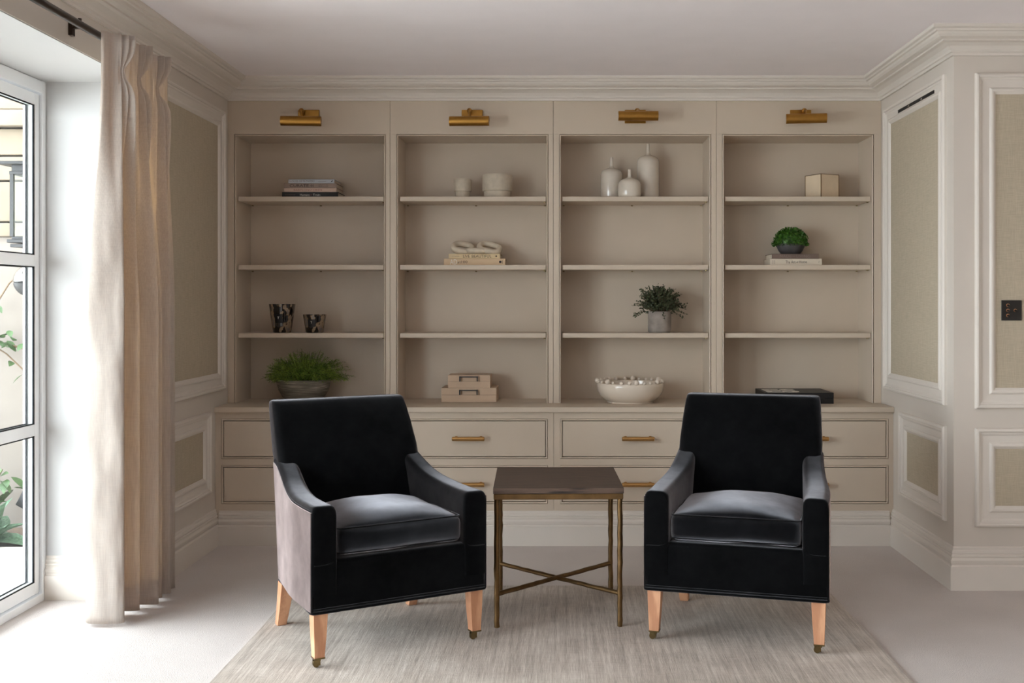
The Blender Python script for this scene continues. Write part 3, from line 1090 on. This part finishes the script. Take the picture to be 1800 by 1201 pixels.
# fern in the brushed stone bowl
fz = thing('potted_fern', 'feathery green fern in a wide brushed grey bowl', 'plant', (-1.443, 5.985, ZT))
bm = BM()
lathe(bm, [(0, 0), (.085, 0), (.092, .004), (.118, .03), (.138, .066), (.150, .112), (.153, .124), (.149, .126), (.144, .118), (.130, .07), (0, .06)], 48)
new('bowl', bm, 'brushed_bowl', fz, True)
bm = BM()
lathe(bm, [(0, .104), (.10, .104), (.142, .098), (.136, .085), (0, .085)], 32)
new('soil', bm, 'soil', fz)
rnd = random.Random(11)
bm = BM()
bs = BM()
for i in range(900):
    a = rnd.uniform(0, 2 * math.pi)
    e = R(rnd.uniform(-16, 88) if i % 2 else rnd.uniform(-12, 45))
    k1 = rnd.uniform(.82, 1.04) if i % 3 else rnd.uniform(.5, .8)
    lob = 1 + .09 * math.sin(3 * a + 1) + .08 * math.sin(5 * a + 2 * e) + .05 * math.sin(9 * a - 4 * e)
    hz = math.sin(e)
    tip = Vector((.226 * math.cos(a) * math.cos(e) * k1 * lob, .150 * math.sin(a) * math.cos(e) * k1 * lob, .128 + (.150 if hz > 0 else .06) * hz * k1 * lob))
    root = Vector((tip.x * .4, tip.y * .4, .105))
    mid = root.lerp(tip, .55) + Vector((0, 0, .030 * math.cos(e)))
    tube(bs, [root, mid, tip], .0008, 3, cap=False)
    for j in range(20):
        u = .3 + .7 * j / 19
        p = root.lerp(mid, u / .55) if u < .55 else mid.lerp(tip, (u - .55) / .45)
        dv = (tip - mid).normalized() * .4 + Vector((rnd.uniform(-1, 1), rnd.uniform(-1, 1), rnd.uniform(-.8, .9)))
        blades(bm, p, dv, rnd.uniform(.011, .021), .0013, rnd)
fo = new('foliage', bm, 'fern', fz)
fo['kind'] = 'stuff'
new('stems', bs, 'stem', fz)['kind'] = 'stuff'

# bushy plant in the concrete pot
ez = thing('potted_shrub', 'bushy small leaved grey green plant in a concrete cylinder pot', 'plant', (.558, 5.985, SHZ[2]))
bm = BM()
lathe(bm, [(0, 0), (.058, 0), (.063, .004), (.0655, .012), (.0655, .117), (.0635, .120), (.059, .118), (.057, .09), (0, .09)], 40)
new('plant_pot', bm, 'concrete', ez, True)
bm = BM()
lathe(bm, [(0, .106), (.058, .106), (.056, .09), (0, .09)], 24)
new('soil', bm, 'soil', ez)
rnd = random.Random(21)
bm = BM()
bs = BM()
for i in range(400):
    a = rnd.uniform(0, 2 * math.pi)
    e = R(rnd.uniform(-14, 88))
    kk = rnd.uniform(.55, 1.03)
    bx = 1 / max(math.cos(e), abs(math.sin(e))) ** .55       # squarish, flat topped bush
    tip = Vector((.128 * math.cos(a) * math.cos(e) * kk * bx, .105 * math.sin(a) * math.cos(e) * kk * bx, .150 + .108 * math.sin(e) * kk * bx + (.015 if i % 11 == 0 else 0)))
    if i % 16 == 0:
        tip = Vector((.153 * math.cos(a), .11 * math.sin(a), .078 + rnd.uniform(0, .10)))
    root = Vector((tip.x * .2, tip.y * .2, .105))
    mid = root.lerp(tip, .55) + Vector((0, 0, .022))
    tube(bs, [root, mid, tip], .0009, 3, cap=False)
    for j in range(13):
        u = .3 + .7 * j / 12
        p = root.lerp(mid, u / .55) if u < .55 else mid.lerp(tip, (u - .55) / .45)
        dv = Vector((rnd.uniform(-1, 1), rnd.uniform(-1, 1), rnd.uniform(-.5, 1))).normalized()
        s = dv.cross(Vector((rnd.uniform(-1, 1), rnd.uniform(-1, 1), rnd.uniform(-1, 1)))).normalized()
        ln, wd_ = rnd.uniform(.009, .014), rnd.uniform(.0035, .005)
        q0, q1 = p + dv * ln * .35, p + dv * ln * .75
        vv = [bm.verts.new(c) for c in (p, q0 + s * wd_, q1 + s * wd_ * .8, p + dv * ln, q1 - s * wd_ * .8, q0 - s * wd_)]
        bm.faces.new(vv)
new('foliage', bm, 'eucalyptus', ez)['kind'] = 'stuff'
new('stems', bs, 'woody', ez)['kind'] = 'stuff'

# clipped dome plant in the dark bowl
dz = thing('clipped_plant', 'small clipped dome of bright green leaves in a dark grey bowl', 'plant', (1.306, 6.035, SHZ[1] + .0638))
bm = BM()
lathe(bm, [(0, 0), (.050, 0), (.054, .003), (.068, .022), (.078, .044), (.0825, .059), (.080, .060), (.076, .05), (.060, .02), (0, .018)], 40)
new('bowl', bm, 'slate', dz, True)
rnd = random.Random(8)
bm = BM()
for i in range(1500):
    a = rnd.uniform(0, 2 * math.pi)
    e = math.asin(rnd.uniform(-.10, 1))
    kk = rnd.uniform(.80, 1.0) + .05 * math.sin(9 * a) * math.cos(6 * e)
    n_ = Vector((math.cos(a) * math.cos(e), math.sin(a) * math.cos(e), math.sin(e)))
    p = Vector((n_.x * .098 * kk, n_.y * .092 * kk, .058 + n_.z * .094 * kk))
    dv = (n_ + Vector((rnd.uniform(-1, 1), rnd.uniform(-1, 1), rnd.uniform(-1, 1))) * .8).normalized()
    s = dv.cross(n_ + Vector((.01, .2, .1))).normalized() * rnd.uniform(.004, .006)
    ln = rnd.uniform(.009, .014)
    vv = [bm.verts.new(c) for c in (p, p + dv * ln * .4 + s, p + dv * ln, p + dv * ln * .4 - s)]
    bm.faces.new(vv)
new('foliage', bm, 'buxus', dz)['kind'] = 'stuff'
bm = BM()
lathe(bm, [(0, .05), (.076, .05), (.084, .07), (.066, .115), (.03, .135), (0, .138)], 24)
new('moss_core', bm, 'buxus', dz, True)


# two keepsake boxes with black handles
def keepsake(label, x0, x1, y0, d, z0, h):
    t = thing('keepsake_box', label, 'box', ((x0 + x1) / 2, y0, z0), 0, 'stacked keepsake boxes')
    hw = (x1 - x0) / 2
    boxo('box_base', (-hw, hw, 0, d, 0, h * .495), 'shagreen', t, .001)
    ld = boxo('box_lid', (-hw, hw, 0, d, h * .505, h - .0004), 'shagreen', t, .001)
    boxo('lid_lining', (-hw + .002, hw - .002, .002, d - .002, h * .48, h * .52), 'dark_print', t)
    bm = BM()
    cx = -.002
    zz = h * .60
    box(bm, cx - .0515, cx + .0515, -.020, -.012, zz + .016, zz + .022)
    for s in (-1, 1):
        box(bm, cx + s * .0485 - .003, cx + s * .0485 + .003, -.020, -.012, zz - .006, zz + .016)
        box(bm, cx + s * .0485 - .003, cx + s * .0485 + .003, -.012, .0005, zz + .014, zz + .022)
    new('handle', bm, 'black_metal', ld)


keepsake('larger pale wood keepsake box with black handle, lower of the two', -.664, -.3565, 5.937, .205, ZT, .079)
keepsake('smaller pale wood keepsake box with black handle, upper of the two', -.6285, -.392, 5.945, .155, ZT + .0788, .0712)

# cream bowl with a rim of balls
bw = thing('ball_rim_bowl', 'glossy cream bowl with a rim of round balls', 'bowl', (.391, 5.952, ZT))
bm = BM()
lathe(bm, [(0, .004), (.118, .004), (.122, 0), (.130, 0), (.131, .006), (.150, .018), (.172, .040), (.184, .066), (.1875, .092), (.186, .106), (.183, .109), (.179, .106), (.178, .09), (.166, .05), (.13, .02), (0, .016)], 56)
new('bowl', bm, 'bowl_glaze', bw, True)
rnd = random.Random(4)
nb = 26
big = {2, 6, 9, 13, 16, 20, 23}
for i in range(nb):
    a = 2 * math.pi * (i + rnd.uniform(-.2, .2)) / nb
    r = rnd.uniform(.0135, .0155) if i in big else rnd.uniform(.0085, .011)
    bm = BM()
    lathe(bm, [(0, r)] + [(r * math.cos(R(q)), r * math.sin(R(q))) for q in range(70, -71, -20)] + [(0, -r)], 16)
    new('ball', bm, 'ball_glaze', bw, True, (.183 * math.cos(a), .183 * math.sin(a), .108 + r * .85))

# black games box
gb = thing('black_box', 'large flat black box with white letters on its lid, behind the right armchair', 'box', (1.3125, 5.838, ZT))
boxo('box_base', (-.1875, .1875, 0, .298, 0, .030), 'black_box', gb, .001)
lid = boxo('box_lid', (-.188, .188, -.0005, .2985, .0305, .060), 'black_box', gb, .0012)
lettering('ES', .185, .215, (-.075, .135, .0604), (0, 0, 0), 'white_print', lid, 'lid_lettering', .04)

# ================================================================== VENT AND SWITCH ON THE RIGHT WALL
vt = thing('air_vent', 'narrow black slot air vent at the top of the right wall panel', 'vent', (XR - .004, 5.30, 2.293))
bm = BM()
frame(bm, lambda u, v, h: (-h, u, v), -.275, .275, -.012, .012, [(0, -.003), (0, .0035), (.003, .0035), (.003, -.003)])
new('vent_frame', bm, 'trim', vt)
boxo('slot_back', (-.0015, .001, -.272, .272, -.009, .009), 'black_box', vt)
for zz in (-.004, .003):
    boxo('vent_blade', (-.0035, -.001, -.272, .272, zz - .0008, zz + .0008), 'black_metal', vt)
for q in (-.09, .1):
    boxo('vent_clip', (-.004, -.001, q - .012, q + .012, -.006, .004), 'steel', vt)

sw = thing('light_switch', 'square black light switch plate with four copper toggles', 'switch', (2.0335, YC - .0015, 1.2595))
boxo('plate', (-.0455, .0455, -.006, 0, -.0455, .0455), 'switch', sw, .0015)
for (tx, tz) in ((-.018, .023), (-.018, 0), (-.018, -.023), (.0155, 0)):
    bm = BM()
    tube(bm, [(tx, -.005, tz), (tx, -.0085, tz)], .0078, 18)
    tg = new('toggle_collar', bm, 'copper', sw, True)
    bm = BM()
    tube(bm, [(tx, -.008, tz), (tx + .002, -.016, tz - .003), (tx + .003, -.021, tz - .005)], [.0052, .0046, .0056], 12)
    new('toggle', bm, 'switch', tg, True)

# ================================================================== CURTAIN AND ROD
rod = thing('curtain_rod', 'dark bronze curtain rod above the window with a square bracket', 'curtain rod', (-1.766, 0, 2.318))
bm = BM()
tube(bm, [(0, 1.35, 0), (0, 4.62, 0)], .0145, 16)
new('pole', bm, 'bronze', rod, True)
bm = BM()
box(bm, -.073, -.058, 3.974, 4.0, -.022, .038)
box(bm, -.073, -.010, 3.978, 3.996, .004, .018)
new('bracket', bm, 'bronze', rod, bev=.001)
bm = BM()
tube(bm, [(.0, 3.91, .012), (.0, 3.91, .022)], .007, 8)
new('stop_screw', bm, 'bronze', rod, True)


def crom(pts, n):
    out = []
    P = [pts[0]] + list(pts) + [pts[-1]]
    segs = len(pts) - 1
    for q in range(n + 1):
        t = q / n * segs
        i = min(int(t), segs - 1)
        u = t - i
        p0, p1, p2, p3 = (Vector(P[i + d]) for d in range(4))
        out.append(.5 * ((2 * p1) + (p2 - p0) * u + (2 * p0 - 5 * p1 + 4 * p2 - p3) * u * u + (3 * p1 - p0 - 3 * p2 + p3) * u ** 3))
    return out


BOT = [(-1.905, 4.275), (-1.885, 4.243), (-1.82, 4.236), (-1.762, 4.238), (-1.745, 4.258), (-1.79, 4.315), (-1.865, 4.372), (-1.835, 4.405), (-1.765, 4.412),
       (-1.752, 4.428), (-1.80, 4.455), (-1.862, 4.480), (-1.80, 4.498), (-1.722, 4.508), (-1.712, 4.525), (-1.78, 4.555), (-1.815, 4.578), (-1.77, 4.592),
       (-1.728, 4.602), (-1.74, 4.635), (-1.78, 4.655), (-1.745, 4.668), (-1.716, 4.682), (-1.735, 4.705), (-1.765, 4.725), (-1.74, 4.745), (-1.728, 4.768)]
TOP = [(-1.748, 4.050), (-1.738, 4.052), (-1.730, 4.070), (-1.724, 4.095),
       (-1.692, 4.104), (-1.715, 4.114), (-1.670, 4.120), (-1.715, 4.126), (-1.650, 4.136), (-1.724, 4.150), (-1.724, 4.190), (-1.722, 4.235),
       (-1.690, 4.260), (-1.712, 4.271), (-1.667, 4.279), (-1.712, 4.287), (-1.646, 4.298), (-1.720, 4.320), (-1.720, 4.380), (-1.717, 4.430),
       (-1.686, 4.452), (-1.708, 4.463), (-1.662, 4.471), (-1.708, 4.479), (-1.641, 4.490), (-1.714, 4.530), (-1.710, 4.630)]
NS, NZ = 230, 70
tp_, bt_ = crom(TOP, NS), crom(BOT, NS)
ZTOP, ZBOT = 2.332, .016


def curtain_row(zz, off=0.0):
    f = (ZTOP - zz) / (ZTOP - ZBOT)
    t = min(1, max(0, (f - .062) / .42))
    t = t * t * (3 - 2 * t)
    pinch = math.exp(-((f - .062) / .022) ** 2)
    pts = []
    for q in range(NS + 1):
        p = tp_[q].lerp(bt_[q], t)
        yq = q / NS
        # gathers are drawn in at the pleat stitching below the heading
        for c in (.231, .538, .846):
            if abs(yq - c) < .095:
                p.y += (tp_[int(c * NS)].y - p.y) * .6 * pinch
                p.x += (-1.704 - p.x) * .8 * pinch
        lead = max(0.0, 1 - yq / .16)
        nn = noise.noise(Vector((yq * 14, zz * 5.0, 1.7))) * (.006 + .016 * lead) * t
        n2 = noise.noise(Vector((yq * 40, zz * 11.0, 5.1))) * .003 * (1 + lead) * t
        pts.append(Vector((p.x + (nn + n2) * .5 + off * .6, p.y - nn - n2 - off, zz)))
    return pts


cu = thing('curtain', 'full length linen curtain hanging in pinch pleats beside the window', 'curtain', (0, 0, 0))
bm = BM()
zs = [ZTOP - (ZTOP - ZBOT) * (q / NZ) ** 1.0 for q in range(NZ + 1)]
loft(bm, [curtain_row(zz) for zz in zs], cap=False, closed=False)
cl = new('cloth', bm, 'curtain', cu, True)
bm = BM()
loft(bm, [curtain_row(zz, -.003) for zz in [ZBOT + .105 * q / 6 for q in range(7)]], cap=False, closed=False)
hm = new('hem', bm, 'curtain', cu, True)
bm = BM()                                             # doubled leading edge
loft(bm, [[r[q] for q in range(0, 40)] for r in [curtain_row(zz, -.004) for zz in zs]], cap=False, closed=False)
new('side_hem', bm, 'curtain', cu, True)
for o in (cl,):
    md = o.modifiers.new('cloth_thickness', 'SOLIDIFY')
    md.thickness, md.offset = .0012, 0

# ================================================================== RUG
bm = BM()
nx, ny = 60, 60
gx = [-1.185 + 2.385 * q / nx for q in range(nx + 1)]
gy = [2.35 + 2.485 * q / ny for q in range(ny + 1)]
rnd = random.Random(3)
top = []
for j, y in enumerate(gy):
    row = []
    for i, x in enumerate(gx):
        ex = .006 * noise.noise(Vector((y * 3, 1.3, 0))) if i in (0, nx) else 0
        ey = .006 * noise.noise(Vector((x * 3, 7.3, 0))) if j in (0, ny) else 0
        row.append(bm.verts.new((x + ex, y + ey, .0080 - .0015 * abs(noise.noise(Vector((x * 4, y * 4, 0)))))))
    top.append(row)
for j in range(ny):
    for i in range(nx):
        bm.faces.new([top[j][i], top[j][i + 1], top[j + 1][i + 1], top[j + 1][i]])
edge = [e for e in bm.edges if e.is_boundary]
ret = bmesh.ops.extrude_edge_only(bm, edges=edge)
for v in [g for g in ret['geom'] if isinstance(g, bmesh.types.BMVert)]:
    v.co.z = 0.0008
rug = new('rug', bm, 'rug', smooth=True)
tag(rug, 'large silvery beige loomed rug under both armchairs and the side table', 'rug')
RZ = .0085

# ================================================================== SIDE TABLE
tb = thing('side_table', 'square side table with dark oak top and hammered brass frame', 'table', (-.0145, 4.468, RZ), R(1.6))
boxo('table_top', (-.2585, .2585, -.266, .266, .531, .554), 'dark_oak', tb, .0018)
bm = BM()
box(bm, -.2565, .2565, -.264, -.244, .508, .5305)
box(bm, -.2565, .2565, .244, .264, .508, .5305)
box(bm, -.2565, -.2365, -.244, .244, .508, .5305)
box(bm, .2365, .2565, -.244, .244, .508, .5305)
new('apron', bm, 'brass_dark', tb, bev=.003)
rnd = random.Random(2)
LX, LY = .2445, .246
for sx, sy in ((-1, -1), (1, -1), (1, 1), (-1, 1)):
    bm = BM()
    n = 22
    tube(bm, [(sx * LX + rnd.uniform(-.0012, .0012), sy * LY + rnd.uniform(-.0012, .0012), .509 * q / n) for q in range(n + 1)], [.0108 + rnd.uniform(-.0007, .0007) for q in range(n + 1)], 9)
    new('leg', bm, 'brass_dark', tb, True)
for (s, dz_) in ((1, 0.0), (-1, .0)):
    bm = BM()
    n = 24
    tube(bm, [(-LX + 2 * LX * q / n, s * (-LY + 2 * LY * q / n), .131 + rnd.uniform(-.001, .001)) for q in range(n + 1)], [.0092 + rnd.uniform(-.0006, .0006) for q in range(n + 1)], 9)
    new('stretcher', bm, 'brass_dark', tb, True)


# ================================================================== ARMCHAIRS
def superbox(bm, hx, hy, z0, z1, r, dome=0.0, nx=22, ny=22, nz=6, front_bulge=0.0):
    """rounded upholstery block with a crowned top"""
    zc, hz = (z0 + z1) / 2, (z1 - z0) / 2
    def st(n):
        return [-math.cos(math.pi * i / n) * .35 + (2 * i / n - 1) * .65 for i in range(n + 1)]
    ux, uy, uz = st(nx), st(ny), st(nz)
    cache = {}

    def vert(i, j, k):
        key = (i, j, k)
        if key in cache:
            return cache[key]
        p = Vector((ux[i] * hx, uy[j] * hy, uz[k] * hz))
        q = Vector((max(-hx + r, min(hx - r, p.x)), max(-hy + r, min(hy - r, p.y)), max(-hz + r, min(hz - r, p.z))))
        d = p - q
        if d.length > 1e-9:
            p = q + d.normalized() * r
        dm = (1 - ux[i] ** 2) * (1 - uy[j] ** 4)
        p.z += dome * dm * (uz[k] + 1) / 2
        if uy[j] < 0:
            p.y -= front_bulge * (1 - ux[i] ** 2) * (1 - uz[k] ** 2) * -uy[j]
        p.z += zc
        cache[key] = bm.verts.new(p)
        return cache[key]
    for i in range(nx):
        for j in range(ny):
            bm.faces.new([vert(i, j, 0), vert(i, j + 1, 0), vert(i + 1, j + 1, 0), vert(i + 1, j, 0)])
            bm.faces.new([vert(i, j, nz), vert(i + 1, j, nz), vert(i + 1, j + 1, nz), vert(i, j + 1, nz)])
    for i in range(nx):
        for k in range(nz):
            bm.faces.new([vert(i, 0, k), vert(i + 1, 0, k), vert(i + 1, 0, k + 1), vert(i, 0, k + 1)])
            bm.faces.new([vert(i, ny, k), vert(i, ny, k + 1), vert(i + 1, ny, k + 1), vert(i + 1, ny, k)])
    for j in range(ny):
        for k in range(nz):
            bm.faces.new([vert(0, j, k), vert(0, j, k + 1), vert(0, j + 1, k + 1), vert(0, j + 1, k)])
            bm.faces.new([vert(nx, j, k), vert(nx, j + 1, k), vert(nx, j + 1, k + 1), vert(nx, j, k + 1)])


ZH = .182                                   # hem height above the rug
ARM = [(-.330, .547), (-.322, .557), (-.300, .562), (-.23, .561), (-.15, .562), (-.09, .565), (-.03, .571), (.03, .580), (.09, .594), (.14, .612), (.19, .632), (.235, .650), (.285, .662)]


def armchair(label, loc, rotz):
    t = thing('armchair', label, 'armchair', loc, rotz, 'charcoal velvet armchairs')
    # seat box with the front rail, curved up a little under the cushion
    bm = BM()
    sec = []
    for (zz, hx, y0, y1) in ((ZH, .343, -.330, .206), (ZH + .01, .3435, -.331, .208), (.30, .3415, -.330, .222), (.350, .3405, -.329, .236), (.362, .337, -.324, .238), (.368, .330, -.312, .238)):
        sec.append([(x, y + (y0 + y1) / 2, zz) for x, y in rrect(hx, (y1 - y0) / 2, .014, 3)])
    loft(bm, sec)
    new('seat_base', bm, 'velvet', t, True)
    # arms: slightly hollow top line, soft rounded front and top
    for s in (-1, 1):
        bm = BM()
        prof = [(y, zz) for y, zz in ARM]
        outline = [(-.331, ZH + .17)] + prof + [(.325, .36)]
        rings = []
        ro = .034
        xo, xi = .345, .250
        cs = [(xi, -.30)] + [(xi + .028 - .028 * math.cos(R(a)), -.030 + .030 * math.sin(R(a))) for a in (0, 22, 45, 68, 90)] + \
             [(xo - .024 + .024 * math.sin(R(a)), -.024 + .024 * math.cos(R(a))) for a in (0, 22, 45, 68, 90)] + [(xo, -.30)]
        # cross section swept from front to back following the top line
        ys = [-.331 + .002] + [-.33 + .66 * q / 26 for q in range(1, 27)]

        def top_at(y):
            for (a, za), (b, zb) in zip(prof, prof[1:]):
                if a <= y <= b:
                    return za + (zb - za) * (y - a) / (b - a)
            return prof[0][1] if y < prof[0][0] else prof[-1][1]
        for q in range(30):
            if q < 4:                                  # rounded front edge
                a = R(90 * q / 4)
                y = -.333 + .016 * (1 - math.cos(a))
                ins = .016 * (1 - math.sin(a))
            else:
                y = -.317 + (.602) * (q - 4) / 25
                ins = 0.0
            zt_ = top_at(max(y, -.30)) - ins
            rg = []
            for (x, dz__) in cs:
                cx_ = (xo + xi) / 2
                xx = cx_ + (x - cx_) * (1 - ins / .0475 * .5)
                zz = zt_ + dz__ if dz__ > -.2 else (ZH + .06)
                taper = .002 * (zt_ - zz) * 0
                rg.append((s * (xx + taper), y - max(0, (y - .05) / .235) * .068 * max(0, (zt_ - zz) / .38), zz))
            rings.append(rg)
        loft(bm, rings)
        ar = new('arm', bm, 'velvet', t, True)
        # outside panel, in a paler velvet copy with the window light put in
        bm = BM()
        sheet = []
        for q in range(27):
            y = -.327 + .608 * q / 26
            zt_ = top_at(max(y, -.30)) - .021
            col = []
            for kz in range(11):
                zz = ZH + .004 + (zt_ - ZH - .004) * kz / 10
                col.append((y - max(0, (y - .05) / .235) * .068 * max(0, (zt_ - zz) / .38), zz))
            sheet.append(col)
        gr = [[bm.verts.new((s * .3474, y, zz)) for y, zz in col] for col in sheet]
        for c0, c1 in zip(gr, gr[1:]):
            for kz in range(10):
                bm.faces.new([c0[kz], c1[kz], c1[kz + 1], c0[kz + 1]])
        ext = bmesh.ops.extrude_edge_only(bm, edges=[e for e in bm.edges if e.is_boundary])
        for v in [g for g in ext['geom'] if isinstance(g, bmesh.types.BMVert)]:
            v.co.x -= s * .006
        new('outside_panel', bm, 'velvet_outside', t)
        # piping down the outer front edge and along the top outer edge
        bm = BM()
        pts = [(s * .3425, -.3285, ZH + .005), (s * .3425, -.3285, .35), (s * .342, -.328, .52), (s * .339, -.325, .547)]
        pts += [(s * .342, y, zz - .0165) for y, zz in ARM[2:]]
        tube(bm, pts, .0028, 6)
        new('piping', bm, 'velvet', ar, True)
        bm = BM()
        tube(bm, [(s * .336, -.333, .352), (s * .29, -.333, .352), (s * .268, -.332, .357), (s * .252, -.330, .372)], .0022, 6)
        new('seam', bm, 'velvet', ar, True)
    # raked back
    bm = BM()
    rings = []
    for (zz, yc, hy, hx) in ((.20, .160, .045, .292), (.36, .178, .054, .294), (.46, .200, .057, .296), (.58, .242, .058, .301), (.68, .289, .057, .303), (.78, .344, .054, .298), (.838, .379, .051, .2935),
                             (.860, .393, .048, .2915), (.872, .400, .044, .2895), (.878, .403, .038, .285), (.880, .404, .028, .277)):
        rings.append([(x, y + yc, zz) for x, y in rrect(hx, hy, min(.030, hy * .8), 6)])
    loft(bm, rings)
    new('backrest', bm, 'velvet', t, True)
    # loose seat cushion
    cu = bpy.data.objects
    bm = BM()
    superbox(bm, .247, .243, .374, .474, .028, .046, front_bulge=.014)
    for v in bm.verts:
        v.co.y -= .083
        v.co.z += .006 * noise.noise(Vector((v.co.x * 7, v.co.y * 7, 2)))
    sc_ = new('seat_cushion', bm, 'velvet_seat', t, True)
    bm = BM()
    for zz in (.470, .384):
        pts = []
        for x, y in rrect(.243, .239, .03, 4):
            bul = .012 * (1 - (x / .247) ** 2) if y < -.2 else 0
            pts.append((x, y - .083 - bul * .5, zz + (.012 * (1 - (x / .247) ** 2) if zz > .45 and y < -.2 else 0)))
        tube(bm, pts, .0030, 6, True)
    new('cushion_piping', bm, 'velvet', sc_, True)
    # double welt round the hem
    bm = BM()
    for zz, rr in ((ZH + .002, .0055), (ZH + .013, .004)):
        tube(bm, [(x, y - .0585, zz) for x, y in rrect(.344, .2725, .014, 4)], rr, 8, True)
    new('hem_piping', bm, 'velvet', t, True)
    # beech legs, casters at the front
    for sx in (-1, 1):
        bm = BM()
        x0, y0 = sx * .308, -.296
        rings = []
        for zz, h in ((ZH, .0265), (.11, .0235), (.032, .0185)):
            cx_, cy_ = x0 + sx * (.0265 - h) * .3, y0 - (.0265 - h) * .3
            rings.append([(cx_ + a * h, cy_ + b * h, zz) for a, b in ((-1, -1), (1, -1), (1, 1), (-1, 1))])
        loft(bm, rings)
        lg = new('leg', bm, 'beech', t, bev=.0015)
        cx_, cy_ = x0 + sx * .0024, y0 - .0024
        bm = BM()
        box(bm, cx_ - .020, cx_ + .020, cy_ - .020, cy_ + .020, .029, .0335)
        tube(bm, [(cx_, cy_, .030), (cx_, cy_, .020)], .010, 12)
        box(bm, cx_ - .018, cx_ + .006, cy_ - .0095, cy_ - .0065, .006, .025)
        box(bm, cx_ - .018, cx_ + .006, cy_ + .0065, cy_ + .0095, .006, .025)
        tube(bm, [(cx_ - .008, cy_ - .0062, .0125), (cx_ - .008, cy_ + .0062, .0125)], .0122, 18)
        new('caster', bm, 'caster_brass', lg)
    for sx in (-1, 1):
        bm = BM()
        rings = []
        for zz, h, dy, dx in ((ZH, .0265, 0, 0), (.09, .0225, .038, .0), (0.0, .0185, .082, .0)):
            rings.append([(sx * (.283 + dx) + a * h, .188 + dy + b * h, zz) for a, b in ((-1, -1), (1, -1), (1, 1), (-1, 1))])
        loft(bm, rings)
        new('leg', bm, 'beech', t, bev=.0015)
    for o in t.children_recursive:
        for v in o.data.vertices:
            x, y, zz = v.co
            # arms and carcass narrow towards the back, meeting the sides of the backrest
            u = min(1, max(0, (y + .14) / .40))
            taper = 1 - .105 * u * u * (3 - 2 * u) if o.name.split('.')[0] not in ('leg', 'caster', 'backrest', 'seat_cushion', 'cushion_piping') else 1
            v.co = (x * .987 * taper, y * .987, zz * 1.0793 if zz <= ZH else zz * .987 + .0168)
    return t


armchair('charcoal velvet armchair turned towards the table, near the curtain', (-.742, 4.168, RZ), R(30.6))
armchair('charcoal velvet armchair right of the side table', (.735, 4.272, RZ), R(-15.6))
